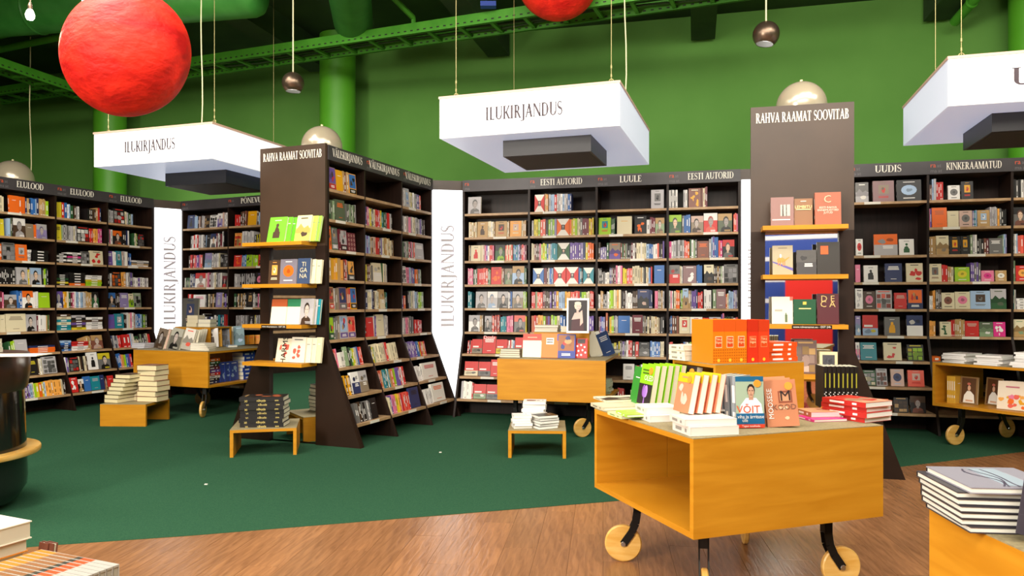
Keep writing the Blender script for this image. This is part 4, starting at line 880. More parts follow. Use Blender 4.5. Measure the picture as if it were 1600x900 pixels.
for line in ROWS.strip().splitlines():
    head, *items = line.split('|'); key, ri, ox, scl = head.split(); ri = int(ri); ox = float(ox); scl = float(scl)
    run, s0, W = BAYS[key]; z = SHELF_Z[ri]; fy = front_y(z); flare = ri >= 6; rng = random.Random(ri * 31 + sum(map(ord, key)))
    lean = math.radians(13 if flare else 1.5)
    for it in items:
        p = it.split(); yb = fy + 0.03
        xa = run.s_at(ox + float(p[1]) / scl, yb) - s0; xb = run.s_at(ox + float(p[2]) / scl, yb) - s0
        xa = max(xa, PT + 0.002); xb = min(xb, W - PT - 0.002)
        if xb - xa < 0.008: continue
        if p[0] == 's':
            cols = p[3]; h = float(p[4]) / 100; n = len(cols); wts = [rng.uniform(0.75, 1.3) for _ in cols]; sm = sum(wts); x = xa
            for c, wt in zip(cols, wts):
                bw = (xb - xa) * wt / sm; hh = h * rng.uniform(0.95, 1.03)
                M = TR(run.P(s0 + x, yb + rng.uniform(0, 0.012), z), run.rz) @ Matrix.Rotation(-lean, 4, 'X')
                spine_book(M, bw * 0.96, hh, 0.14, c, rng); x += bw; nspine += 1
        elif p[0] == 'k':
            hh = float(p[3]) / 100; cols = p[4]; t = hh / len(cols); zz = z
            for c in cols:
                m = MB(); cc = shade(LIN[c], rng.uniform(0.85, 1.1)); o1, o2 = rng.uniform(0, 0.012), rng.uniform(0, 0.012); wd = xb - xa
                m.box((o1, 0, 0), (wd - o2, 0.14, t * 0.96), cc, 0); m.poly([(o1 + wd * 0.3, -0.0006, t * 0.3), (wd * 0.7, -0.0006, t * 0.3), (wd * 0.7, -0.0006, t * 0.68), (o1 + wd * 0.3, -0.0006, t * 0.68)], LIN['w'] if sum(cc) < 1.2 else shade(cc, 0.4))
                stuff_add(m, TR(run.P(s0 + xa, yb + rng.uniform(0, 0.012), zz), run.rz)); zz += t; nspine += 1
        else:
            h = float(p[3]) / 100; wd = xb - xa; t = 0.024 + 0.012 * rng.random()
            M = TR(run.P(s0 + (xa + xb) / 2, yb + t, z), run.rz) @ Matrix.Rotation(-math.radians(13 if flare else 5), 4, 'X')
            d = M.translation.y; fac = abs(Vector((M.translation.x, M.translation.y, 0)).normalized().dot(Vector((-run.u.y, run.u.x, 0))))
            FACES.append((wd * h * fac / d ** 2, key, ri, M, wd * 0.99, h, t, p[4], p[5], rng.randint(1, 9999)))

# ------------------------------------------------------------------ display towers at the bookcase ends
def tower(label, E, g, width, flare, panel_z, shelf_zs, shelf_x, fwd, title, top, inner, globe_at=None, runlen=2.4, rear_top=2.75):
    """E: right end of the gable line on the floor; g: unit vector pointing right along the gable"""
    rz = math.atan2(g.y, g.x); t = thing('display_tower', label, 'display tower', TR(E, rz), 'display towers at the bookcase ends')
    th = 0.035
    def pz(m, pts, y0=0.0, tt=th): m.prism(pts, lambda a, b, q: (a, y0 + q, b), tt)
    m = MB(); pz(m, [(-width, panel_z), (0, panel_z), (0, top), (-width, top)]); gp = m.obj('top_panel', 'tower_brown', t)
    X, Z, N = Vector((1, 0, 0)), Vector((0, 0, 1)), Vector((0, -1, 0))
    m = MB(); sign_text(m, title, Vector((-width / 2, 0, top - 0.135)), X, Z, N, 0.082, BOLD, width * 0.9 / (sum(BOLD[c][0] for c in title) * 0.082)); m.obj('lettering', 'white_letter', gp)['label'] = 'white capitals ' + title
    m = MB(); pz(m, [(-inner, 0), (flare, 0), (0, KNEE), (0, panel_z), (-inner, panel_z)]); m.obj('upright', 'tower_shaded', t)
    m = MB(); pz(m, [(-width - flare, 0), (-width + inner, 0), (-width + inner, panel_z), (-width, panel_z), (-width, KNEE)]); m.obj('upright', 'tower_shaded', t)
    m = MB(); m.box((-width + inner, 0.03, 0.02), (-inner, 0.036, panel_z)); m.obj('mirror', 'mirror', t)['label'] = 'mirror between the uprights'
    m = MB(); m.box((-width + 0.07, th + 0.002, 0.05), (-0.37 if runlen > 1 else -0.03, runlen, rear_top))
    m.obj('rear_case', 'wenge', t)
    for i, z in enumerate(shelf_zs):
        m = MB(); m.box((-width + shelf_x[0], -fwd, z - 0.035), (shelf_x[1], 0.028 if False else -0.001, z)); sh = m.obj('shelf', 'table_oak', t)
        if i == 2:
            m = MB(); x0 = -width + (0.22 if title and E.x < 0 else 0.3); m.box((x0, -fwd - 0.002, z - 0.034), (x0 + 0.3, -fwd, z - 0.004)); s_ = m.obj('notice_strip', 'wenge', sh)
            m = MB(); plain_text(m, 'www.rahvaraamat.ee - OST 24h', Vector((x0 + 0.15, -fwd - 0.002, z - 0.026)), X, Z, N, 0.016, (1, 1, 1), maxw=0.28); m.obj('small_lettering', 'white_letter', s_)
    return t, rz
gB = Vector((RB.u.y, -RB.u.x, 0))                       # front normal of run B = right along the gable
EB = RB.P(B_S0 - 0.04, 0.0, 0)
TWL = 0.80
zs_l = [1.42 + (472 - y) / FPX * 7.35 for y in (379, 444, 507, 566)]
tower('left display tower with green books on its top shelf', EB, gB, TWL, 0.41, zs_l[0] - 0.03, zs_l, (-0.02, -0.1), 0.24, 'RAHVA RAAMAT SOOVITAB', 2.99, 0.115, runlen=1.9, rear_top=atd(503, 229, 7.75).z - 0.21 * 0.93)
ER = Vector((2.772, 6.014, 0)); gR = Vector((0.971, -0.2396, 0)).normalized()
zs_r = [1.42 + (472 - y) / FPX * 5.95 for y in (352, 429, 507, 585)]
RGZ = atd(1252, 166, 6.32).z - 0.205 * 0.93
tower('right display tower with a glass globe on top', ER, gR, 0.80, 0.38, zs_r[0] - 0.03, zs_r, (0.08, -0.08), 0.2, 'RAHVA RAAMAT SOOVITAB', 3.045, 0.115, runlen=0.62, rear_top=RGZ)
globe('pale glass globe behind the top of the right tower', 1252, 166, 6.32, 0.205, 3.045)
def tower_book(E, g, width, fwd, x0, x1, z, h, label, cov, kind, cols, t=0.025, lean=8, rz_add=0.0, yoff=0.05, scale_d=None, **kw):
    """x0, x1: pixel edges of the cover"""
    v = Vector((-g.y, g.x, 0)); O = E - v * (fwd - yoff)
    def s_at(px): k = k_of(px); return (k * O.y - O.x) / (g.x - k * g.y)
    a, b = s_at(x0), s_at(x1); w_ = (b - a) / math.cos(rz_add); c = O + g * ((a + b) / 2) + v * 0.06; c.z = z
    return book(label, stand(c, math.atan2(g.y, g.x) + rz_add, math.radians(lean)), w_, h, t, cov, kind, cols, **kw)
L_ = lambda *a, **k: tower_book(EB, gB, TWL, 0.24, *a, **k)
R_ = lambda *a, **k: tower_book(ER, gR, 0.80, 0.2, *a, **k)
def behind(n, f, dx, *a, **k):
    pass
zz = zs_l
L_(412, 441, zz[0], 0.265, 'bright green book with a small man, front left of the left tower', 'L', 'plain', ['L'], lean=14, text=[('JEREMY', 0.5, 0.86, 0.03, 'w'), ('Maailm', 0.5, 0.1, 0.03, 'w')] and [], hard=False, t=0.03) if False else None
L_(413, 440, zz[0], 0.26, 'bright green book with a portrait, on the top shelf of the left tower', lin('6fc02a'), 'figure', [lin('6fc02a'), 'u', 'w'], lean=14, seed=4, t=0.03)
L_(440, 449, zz[0], 0.258, 'plain green copy behind the portrait one, top shelf of the left tower', lin('62b81e'), 'plain', [lin('62b81e')], lean=14, t=0.03, yoff=0.075)
L_(447, 456, zz[0], 0.255, 'second plain green copy, rightmost of the green ones on the left tower', lin('58b014'), 'plain', [lin('58b014')], lean=14, t=0.03, yoff=0.09)
L_(456, 479, zz[0], 0.265, 'pale yellow book with trees, on the top shelf of the left tower', lin('e8e0a0'), 'landscape', [lin('efe2a8'), lin('d8c860'), 'u'], lean=14, seed=5, t=0.03)
L_(478, 488, zz[0], 0.26, 'cream-paged copy right of the pale yellow book on the left tower', lin('b8d84a'), 'plain', ['c'], lean=14, yoff=0.075)
L_(486, 494, zz[0], 0.26, 'green-edged copy at the right end of the left tower top shelf', lin('8cc83a'), 'plain', [lin('e4dcc4')], lean=14, yoff=0.095)
L_(415, 433, zz[1], 0.235, 'dark book with an open orange book picture, second shelf of the left tower', 'u', 'inset', ['u', 'O', 'c'], lean=5, seed=3)
L_(433, 459, zz[1], 0.245, 'grey book with an orange lattice, second shelf of the left tower', lin('7a7480'), 'circle', [lin('6f6a74'), 'o', 'w'], lean=5, seed=8)
L_(460, 480, zz[1], 0.25, 'slate blue book reading TIGANA, second shelf of the left tower', lin('3a4a6a'), 'plain', [lin('3a4a6a'), lin('3a4a6a')], lean=5, text=[('TI', 0.5, 0.68, 0.045, 'c'), ('GA', 0.5, 0.45, 0.045, 'c'), ('NA', 0.5, 0.22, 0.045, 'c')])
L_(480, 488, zz[1], 0.24, 'thick cream copy beside the slate blue book on the left tower', 'c', 'plain', ['c'], yoff=0.07)
L_(488, 497, zz[1], 0.235, 'rightmost thick cream copy on the second shelf of the left tower', lin('d9cfa8'), 'plain', ['c'], yoff=0.08)
L_(418, 443, zz[2], 0.25, 'cream book with a rust top band, third shelf of the left tower', lin('efe8cc'), 'plain', [lin('efe8cc'), lin('efe8cc')], lean=9)
L_(442, 463, zz[2], 0.25, 'cream book with a green top band, third shelf of the left tower', lin('efe8cc'), 'plain', [lin('efe8cc'), lin('efe8cc')], lean=9)
L_(463, 484, zz[2], 0.255, 'grey portrait book at the right of the left tower third shelf', 'a', 'portrait', [lin('b8a8a6'), 'u', 'a'], lean=9, seed=6)
L_(484, 490, zz[2], 0.25, 'white-paged book behind the grey portrait book on the left tower', 'a', 'plain', ['w'], lean=9, yoff=0.08)
L_(489, 495, zz[2], 0.25, 'teal-edged book at the right end of the left tower third shelf', 't', 'plain', ['a'], lean=9, yoff=0.09)
L_(426, 450, zz[3], 0.235, 'book reading HARMS in slanted black letters, bottom shelf of the left tower', lin('e8dcc0'), 'splat', [lin('e8dcc0'), 'R', lin('e8dcc0')], lean=12, seed=9, text=[('HARMS', 0.66, 0.5, 0.062, 'k', True)], stext=None)
L_(449, 471, zz[3], 0.25, 'cream book with red handwriting, bottom shelf of the left tower', lin('e8dfce'), 'splat', [lin('e8dfce'), 'R', 'g'], lean=9, seed=14)
L_(470, 481, zz[3], 0.245, 'first plain cream copy right of the red handwriting book', lin('e6dcc6'), 'plain', ['c'], lean=9, yoff=0.075)
L_(480, 489, zz[3], 0.245, 'second plain cream copy right of the red handwriting book', lin('e2d6bc'), 'plain', ['c'], lean=9, yoff=0.085)
L_(488, 497, zz[3], 0.25, 'cream book with a red mark at the end of the left tower bottom shelf', lin('dccfa8'), 'plain', ['R'], lean=9, yoff=0.09)
for bk, c in zip([o for o in ALLBOOKS if 'top band' in o['label']], (lin('b0562e'), lin('2f7a52'))):
    cv = [q for q in bk.children if q.name.startswith('cover')][0]; xs = [v.co.x for v in cv.data.vertices]; ys = [v.co.y for v in cv.data.vertices]; hz = max(v.co.z for v in cv.data.vertices)
    m = MB(); m.box((min(xs), min(ys) - 0.001, hz * 0.7), (max(xs), min(ys), hz), c); plain_text(m, 'VIRGINIA WOOLF' if False else 'ROMAAN', Vector((0, min(ys) - 0.001, hz * 0.8)), Vector((1, 0, 0)), Vector((0, 0, 1)), Vector((0, -1, 0)), 0.018, LIN['c']) if False else None
    m.obj('top_band', 'book_cover', bk)
zz = zs_r
R_(1205, 1241, zz[0], 0.235, 'mauve book with a small forest photo, top shelf of the right tower', lin('8c6660'), 'plain', [lin('8c6660'), lin('8c6660')], lean=4, text=[('HARUKA', 0.5, 0.2, 0.016, 'w')] and [('RAHVA  &  RIIK', 0.5, 0.2, 0.014, 'w')] and [], seed=2, t=0.04)
R_(1242, 1271, zz[0], 0.222, 'brown book reading LEMBITU, top shelf of the right tower', lin('8a5f3e'), 'plain', [lin('8a5f3e'), lin('8a5f3e')], lean=4, text=[('LEMBITU', 0.5, 0.64, 0.024, lin('f0dc9a'))])
R_(1274, 1315, zz[0], 0.262, 'reddish book with a big letter C emblem, top shelf of the right tower', lin('a0583e'), 'plain', [lin('a0583e'), lin('a0583e')], lean=4, t=0.05, text=[('C', 0.48, 0.68, 0.06, lin('e0b090')), ('EESTI RAHVA', 0.5, 0.5, 0.016, lin('f2ddc8')), ('ENNEMUISTSED', 0.5, 0.42, 0.016, lin('f2ddc8')), ('JUTUD', 0.5, 0.34, 0.016, lin('f2ddc8'))])
R_(1208, 1240, zz[1], 0.24, 'khaki book with an orange camel, second shelf of the right tower', lin('a89a7c'), 'camel', [lin('a89a7c')], lean=6)
R_(1246, 1277, zz[1], 0.20, 'dark photo book with violet edge, second shelf of the right tower', lin('4a4644'), 'split', [lin('6e6a66'), lin('3a3638'), 'w'], lean=6, seed=5)
R_(1278, 1314, zz[1], 0.262, 'black book with an orange square, second shelf of the right tower', lin('2a2420'), 'plain', [lin('2a2420'), lin('2a2420')], lean=5)
R_(1207, 1240, zz[2], 0.222, 'off-white book with a small green figure, third shelf of the right tower', lin('ddd4c2'), 'plain', [lin('ddd4c2'), lin('ddd4c2')], lean=6)
R_(1241, 1276, zz[2], 0.20, 'dark green book with a gold crest, third shelf of the right tower', lin('0f4a2a'), 'plain', [lin('0f4a2a'), lin('0f4a2a')], lean=5, t=0.035, text=[('PRESIDENT', 0.5, 0.6, 0.015, lin('e6d48a'))] and [])
R_(1278, 1312, zz[2], 0.245, 'maroon book with large gold DECA letters, third shelf of the right tower', lin('4e1a22'), 'plain', [lin('4e1a22'), lin('4e1a22')], lean=5, t=0.035, text=[('D E', 0.5, 0.74, 0.05, lin('c8a86a')), ('C A', 0.5, 0.56, 0.05, lin('c8a86a'))])
R_(1243, 1278, zz[3], 0.27, 'brown book with crowd photograph, bottom shelf of the right tower', lin('6e5650'), 'photo', [lin('6e5650'), 'S', 'd'], lean=6, seed=4)
R_(1281, 1309, zz[3], 0.18, 'small cream framed picture box, bottom shelf of the right tower', lin('d8c8a0'), 'plain', [lin('d8c8a0'), lin('d8c8a0')], lean=3, t=0.06)
def addp(sub, fn):
    o = [q for q in ALLBOOKS if sub in q['label']][0]; cv = [q for q in o.children if q.name.startswith('cover')][0]
    xs = [v.co.x for v in cv.data.vertices]; y0 = min(v.co.y for v in cv.data.vertices); hz = max(v.co.z for v in cv.data.vertices); w_ = max(xs) - min(xs)
    nm, rects = fn; m = MB()
    for x0, z0, x1, z1, c in rects: m.box((min(xs) + w_ * x0, y0 - 0.0012, hz * z0), (min(xs) + w_ * x1, y0 - 0.0004, hz * z1), colr(c))
    m.obj(nm, 'book_cover', o)
addp('small forest photo', ('photo', [(0.42, 0.34, 0.84, 0.74, lin('b8aea6')), (0.5, 0.34, 0.56, 0.74, lin('4a4440')), (0.66, 0.34, 0.7, 0.74, lin('5a5450')), (0.06, 0.2, 0.84, 0.23, 'w')]))
addp('orange square', ('sticker', [(0.16, 0.62, 0.5, 0.88, lin('d8581c'))]))
addp('small green figure', ('figure', [(0.62, 0.06, 0.74, 0.34, lin('5a6a4a')), (0.64, 0.34, 0.7, 0.4, lin('6a7a5a')), (0.14, 0.46, 0.5, 0.53, lin('a89f90')), (0.86, 0.86, 1, 1, 'R')]))
addp('gold crest', ('crest', [(0.42, 0.78, 0.58, 0.9, lin('d8b84a')), (0.24, 0.6, 0.78, 0.64, lin('e6d48a'))]))
addp('LEMBITU', ('rule', [(0.1, 0.58, 0.9, 0.61, lin('f0dc9a')), (0.35, 0.88, 0.65, 0.91, lin('e8dcc0'))]))
addp('framed picture', ('picture', [(0.16, 0.12, 0.84, 0.86, lin('4a4a4e')), (0.3, 0.3, 0.7, 0.7, lin('8a8a92')), (0.16, 0.02, 0.84, 0.1, lin('9a2a2a'))]))

# ------------------------------------------------------------------ wheeled tables
def table(label, F, rz, w_, dp, z0, z1, trails, group='oak display tables on wooden wheels', vis=(1, 1, 1, 1), wheels=True):
    t = thing('display_table', label, 'table', TR(F, rz), group); b = 0.028
    m = MB(); m.box((0, 0, z1 - b), (w_, dp, z1 - 0.004)); m.obj('top_board', 'table_oak', t)
    m = MB(); m.box((0.0, 0.0, z1 - 0.004), (w_, dp, z1)); m.obj('top_laminate', 'laminate', t)
    m = MB(); m.box((0, 0, z0), (w_, dp, z0 + b)); m.obj('bottom_board', 'table_oak', t)
    m = MB(); m.box((0, 0, z0 + b), (w_, b, z1 - b)); m.obj('front_panel', 'table_oak', t)
    for x0, x1 in ((0, w_ * 0.42), (w_ * 0.42 + 0.003, w_ * 0.80)):
        m = MB(); m.box((x0, dp - b, z0 + b), (x1, dp, z1 - b)); m.obj('back_panel', 'table_oak', t)
    if not wheels: return t
    for (x, y), a in zip(((0.16, 0.16), (w_ - 0.2, 0.16), (0.16, dp - 0.2), (w_ - 0.2, dp - 0.2)), trails):
        a = a - rz; lg = bpy.data.objects.new('leg', None)
        pts = [(0, z0), (0, 0.27), (0.008, 0.215), (0.03, 0.165), (0.075, 0.1)]; wd = [0.02, 0.02, 0.02, 0.02, 0.02]; Mx = Matrix.Translation(Vector((x, y, 0))) @ Matrix.Rotation(a, 4, 'Z')
        m = MB()
        for s in (-1, 1):
            for (xa, za), (xb, zb) in zip(pts, pts[1:]):
                dx, dz = xb - xa, zb - za; l = math.hypot(dx, dz); nx, nz = -dz / l * 0.02, dx / l * 0.02
                q = [(xa + nx, za + nz), (xa - nx, za - nz), (xb - nx, zb - nz), (xb + nx, zb + nz)]
                m.prism(q, lambda p_, q_, tt, s=s: (p_, s * 0.021 + tt - 0.003, q_), 0.006)
        m.box((-0.02, -0.024, z0 - 0.10), (0.02, 0.024, z0))
        lg = m.obj('leg', 'black_steel', t, M=Mx); 
        m = MB(); Mw_ = Matrix.Translation(Vector((0.075, 0, 0.1))) @ Matrix.Rotation(PI / 2, 4, 'X')
        m.lathe([(0.094, -0.015), (0.1, -0.009), (0.1, 0.009), (0.094, 0.015)], 36, Mw_); wh = m.obj('wheel', 'wheel_oak', lg)
        m = MB(); m.lathe([(0.012, -0.029), (0.014, -0.026), (0.014, 0.026), (0.012, 0.029)], 12, Mw_); m.obj('axle_bolt', 'bolt_steel', lg)
    return t
def seg(a, b): return math.atan2(b.y - a.y, b.x - a.x)
FG = Vector((0.797, 3.262, 0)); FR_Z = math.radians(19.5)
table('large oak display table on wheels in the right foreground', FG, FR_Z, 1.075, 0.99, 0.375, 0.82, (math.radians(-100), 0.1, math.radians(172), math.radians(80)))
MT = at(777, 559.8, 0.82); MT.z = 0
m_fr = at(945, 562.5, 0.82); MRZ = math.radians(-15.5)
table('oak display table in front of the left EESTI AUTORID bay', MT, MRZ, 1.16, 1.05, 0.38, 0.82, (math.radians(-20), math.radians(200), 0.5, 0.4))
LT = at(208.5, 546, 0.82); LT.z = 0
table('oak display table at the left between the ELULOOD bays and the left tower', LT, math.radians(-21), 1.2, 1.1, 0.38, 0.82, (math.radians(160), math.radians(-85), 0.4, math.radians(80)))
RT = Vector((4.80, 6.50, 0))
table('oak display table at the right edge with its open side turned to the camera', RT, math.radians(30), 1.1, 1.13, 0.38, 0.82, (math.radians(60), math.radians(60), math.radians(190), 0.3))
NT = Vector((1.217, 2.165, 0))
table('oak display table corner at the bottom right with a pile of grey books', NT, math.radians(-87), 1.08, 1.0, 0.375, 0.82, (0.4, 0.2, 0.5, 0.1))
# riser on the foreground table
def riser(label, loc, rz, w_, dp, z0, z1):
    t = thing('riser_box', label, 'riser', TR((loc[0], loc[1], z0), rz)); h = z1 - z0; b = 0.02
    m = MB(); m.box((0, 0, 0), (w_, b, h - b)); m.obj('front_panel', 'table_oak', t)
    m = MB(); m.box((0, dp - b, 0), (w_, dp, h - b)); m.obj('back_panel', 'table_oak', t)
    m = MB(); m.box((0, 0, h - b), (w_, dp, h - 0.004)); m.obj('top_board', 'table_oak', t)
    m = MB(); m.box((0, 0, h - 0.004), (w_, dp, h)); m.obj('top_laminate', 'laminate', t)
    return t
RS = Vector((1.075, 3.92, 0)); RSZ = 1.09
riser('oak riser box on the foreground table carrying orange books', RS, FR_Z, 0.575, 0.42, 0.821, RSZ)

# stools
def stool(label, FL, rz, w_, dp, h, turn=False):
    t = thing('low_stool', label, 'stool', TR(FL, rz), 'low oak stools carrying piles of books'); b = 0.03
    m = MB(); m.box((0, 0, h - b), (w_, dp, h - 0.004)); m.obj('seat', 'table_oak', t)
    m = MB(); m.box((0, 0, h - 0.004), (w_, dp, h)); m.obj('top_laminate', 'laminate', t)
    for q in ((0, b), ((dp if turn else w_) - b, (dp if turn else w_))):
        m = MB(); m.box((0, q[0], 0), (w_, q[1], h - b)) if turn else m.box((q[0], 0, 0), (q[1], dp, h - b)); m.obj('leg', 'table_oak', t)
    return t
SM = Vector((-0.035, 6.75, 0)); stool('low oak stool with white paperbacks in front of the middle table', SM, math.radians(-3), 0.525, 0.58, 0.256)
SK = Vector((-2.57, 6.76, 0)); stool('low oak stool with black books in front of the left tower', SK, math.radians(13), 0.585, 0.56, 0.256)
SL = Vector((-4.70, 8.47, 0)); stool('low oak stool with cream books at the left', SL, math.radians(-2), 0.53, 0.55, 0.256, True)
pile('black hardcover with gold lettering, %s on the left-tower stool', (-2.335, 7.02, 0.257), PI / 2 + 0.05, 0.24, 0.40, 0.0395, ['k'] * 7, jit=0.012, kind='plain', topkind='splat', topcols=['k', 'X', 'd'], rj=0.04, stext=[('ajalugu', 0.2, 0.022, lin('e8cf7a')), ('IX', 0.34, 0.02, lin('e8cf7a')), ('uus', 0.06, 0.018, lin('e8cf7a'))])
pile('white paperback, %s of the tall pile on the middle stool', (0.215, 7.12, 0.257), -PI / 2 - 0.15, 0.20, 0.215, 0.024, ['w'] * 9, hard=False, topkind='figure', topcols=['w', 'B', 'u'], rj=0.12, paper='e8e4dc')
pile('white paperback, %s of the left low pile on the middle stool', (0.09, 6.90, 0.257), -PI / 2 + 0.1, 0.16, 0.17, 0.024, ['w'] * 5, hard=False, rj=0.1, paper='e8e4dc')
pile('dark-spined paperback, %s of the right low pile on the middle stool', (0.305, 6.88, 0.257), -PI / 2 + 0.5, 0.16, 0.20, 0.024, ['k'] * 5, hard=False, rj=0.1, paper='e8e4dc')
pile('thick cream-paged book, %s of the tall pile on the left stool', (-4.235, 8.78, 0.257), -0.25, 0.26, 0.22, 0.06, ['B'] * 7, paper='e0d2a8', rj=0.1, jit=0.02, topkind='plain')
pile('thick cream-paged book, %s of the leaning pile on the left stool', (-4.60, 8.68, 0.257), -0.3, 0.20, 0.24, 0.046, ['u'] * 7, paper='e0d2a8', rj=0.1, jit=0.01, slide=(0.022, 0.0))
pile('cream-paged book, %s, small middle pile on the left stool', (-4.41, 8.86, 0.257), 0.1, 0.17, 0.2, 0.05, ['B'] * 4, paper='d8c8a0', rj=0.1)

# ------------------------------------------------------------------ books on the foreground table
TZ = 0.821
def put(xl, xr, yb, z, h, label, cov, kind='plain', cols=None, t=0.025, rz=0.0, lean=8, side=0.0, **kw):
    """standing book whose lower front edge spans pixels xl..xr at row yb of the plane z, turned by rz"""
    p = at((xl + xr) / 2, yb, z); w_ = (xr - xl) / FPX * p.y / max(0.35, math.cos(rz)); f = Vector((math.sin(rz), -math.cos(rz), 0))
    q = p - f * t
    return book(label, stand((q.x, q.y, z), rz, math.radians(lean), side), w_, h, t, cov, kind, cols, **kw)
# row with the green covers, facing left
rzg = math.radians(-74); n0 = Vector((math.sin(rzg), -math.cos(rzg), 0))
p = at(1011, 640, TZ)
cov_lime = lin('8cc81e')
book('dark green book at the left end of the lime row on the foreground table', stand(p + Vector((-0.035, 0.14, 0)), math.radians(-80), math.radians(10)), 0.15, 0.225, 0.02, lin('2f8a2a'), 'plain', [lin('2f8a2a')], hard=False)
labs = ['front lime book with a purple tulip and sticker in the lime row', 'second lime book of the row, behind the tulip cover', 'third lime book of the row, behind the tulip cover', 'fourth lime book of the row, behind the tulip cover', 'fifth lime book at the back of the lime row']
for i in range(5):
    q = p + Vector((0.036 * i, 0.008 * i, 0))
    book(labs[i], stand(q, rzg + 0.03 * i, math.radians(10)), 0.16, 0.25, 0.031, cov_lime, 'tulip' if i == 0 else 'plain', [cov_lime, cov_lime], hard=False, paper='d6cdb8', sticker=(i == 0), text=[('OLED', 0.7, 0.64, 0.03, 'w')] if i == 0 else None)
q = p + Vector((0.235, 0.02, 0)); book('black book with a pink ear picture between the two slanted rows', stand(q, rzg + 0.12, math.radians(9)), 0.165, 0.24, 0.04, lin('2a2224'), 'circle', [lin('2a2224'), lin('c88aa0'), lin('2a2224')], hard=False, seed=2, sticker=True, paper='d6cdb8')
# flat books at the left edge
def lay(xc, yc, z, rz, w_, h, t, label, cov, kind='plain', cols=None, **kw):
    p = at(xc, yc, TZ); return book(label, flat((p.x, p.y, z), rz, w_, h, t), w_, h, t, cov, kind, cols, **kw)
lay(965, 637, TZ, 0.25, 0.25, 0.2, 0.02, 'large thin cream book lying at the left corner of the foreground table', lin('cfc6a8'), paper='e6dfca')
lay(966, 630, TZ + 0.021, 0.28, 0.24, 0.19, 0.012, 'thin brown-edged book lying on the large cream one at the table corner', lin('d8cfb4'), 'landscape', [lin('e0d8c0'), 'u', 'c'], paper='e6dfca')
lay(983, 650, TZ, 0.3, 0.17, 0.17, 0.016, 'lime-edged white book lying before the lime row, lower one', lin('cfe0a0'), paper='f0ece0')
lay(992, 653, TZ + 0.0165, 0.2, 0.15, 0.16, 0.014, 'lime-edged white book lying before the lime row, upper one', lin('a8d04a'), paper='f0ece0')
# white paperback pile with the orange row standing on it
zf = TZ
for i, (xc, yc, w_, h, t, a) in enumerate([(1102, 675, 0.24, 0.185, 0.04, 0.22), (1098, 674, 0.25, 0.185, 0.03, 0.16)]):
    lay(xc, yc, zf, a, w_, h, t, ['lower thick white paperback lying under the orange row', 'upper thick white paperback lying under the orange row'][i], lin('dcd2ca'), paper='dedad2', hard=False); zf += t + 0.0006
zg = TZ
for i, (xc, yc) in enumerate([(1030, 655), (1027, 653)]):
    lay(xc, yc, zg, 0.25 - 0.1 * i, 0.18, 0.17, 0.032, ['lower white paperback lying left of the orange row', 'upper white paperback lying left of the orange row'][i], lin('dcd4ce'), paper='dedad2', hard=False); zg += 0.0326
po_ = at(1068, 645, zf)
lor = ['front orange-pink book with a yellow top and sticker in the orange row', 'second yellow-topped book of the orange row', 'third yellow-topped book of the orange row', 'fourth yellow-topped book at the back of the orange row']
for i in range(4):
    q = po_ + Vector((0.012 + 0.042 * i, 0.0 + 0.012 * i, 0)); q.z = zf
    o = book(lor[i], stand(q, math.radians(-72) + 0.05 * i, math.radians(12)), 0.135, 0.185, 0.032, lin('e0805e'), 'splat' if i == 0 else 'plain', [lin('e88a6a'), lin('f0b8a8'), lin('e88a6a')], hard=False, seed=6, sticker=(i == 0), paper='efe6d6', text=[('TUNNE', 0.5, 0.04, 0.022, 'w')] if False else None)
    m = MB(); m.box((-0.0675, -0.0332, 0.142), (0.0675, -0.0322, 0.185), lin('c8b41e')); m.obj('top_band', 'book_cover', o)
zf2 = zf
lay(1120, 664, zf2, 0.12, 0.2, 0.07, 0.008, 'thin white leaflet lying before the orange row', lin('d8d0c8'), paper='dedad2', hard=False)
# VÕIT and its copies
pv = at(1173, 669.5, TZ); rzv = math.radians(4)
book('book with a man in white and VÕIT in orange, front of the foreground table', stand((pv.x, pv.y + 0.03, TZ), rzv, math.radians(5)), 0.137, 0.243, 0.026, lin('9fb09a'), 'doctor', [lin('a2b49e')], spine=lin('8c9298'), hard=False, sticker=True,
     text=[('VÕIT', 0.42, 0.29, 0.036, lin('e0562a')), ('viha ja ärrituse', 0.5, 0.185, 0.017, 'w'), ('üle', 0.3, 0.115, 0.017, 'w'), ('Tagasi tasakaalu', 0.5, 0.018, 0.01, 'w')])
for i in range(3):
    book('grey-spined copy behind the VÕIT book, %s' % ['nearest to it', 'second from it', 'farthest from it'][i], stand((pv.x - 0.026 - 0.024 * i, pv.y + 0.085 + 0.03 * i, TZ), math.radians(42), math.radians(3)), 0.137, 0.243, 0.028, lin('9298a0'), 'plain', [lin('9298a0')], spine=lin('8c9298'), hard=False)
pk = at(1226, 668, TZ)
for i in range(3):
    book(['terracotta book reading MOOSESE KOOD on the foreground table', 'copy just behind the terracotta MOOSESE KOOD book', 'second copy behind the terracotta MOOSESE KOOD book'][i],
         stand((pk.x - 0.012 * i, pk.y + 0.03 + 0.032 * i, TZ), math.radians(-6), math.radians(9), -0.07), 0.148, 0.222 + 0.004 * i, 0.03, lin('bd7a58'), 'code' if i == 0 else 'plain', [lin('c98a68'), lin('8a4a34')], spine=lin('9a5438'), hard=False, seed=3, sticker=(i == 0),
         text=[('MOOSESE', 0.22, 0.5, 0.024, 'w', True), ('M', 0.64, 0.55, 0.05, lin('2a1a18')), ('KOOD', 0.58, 0.36, 0.026, lin('7a5040'))] if i == 0 else None)
lay(1283, 655, TZ, 0.2, 0.185, 0.16, 0.012, 'magenta-edged thin book under the lying terracotta book', 'P', paper='f0eae2', hard=False)
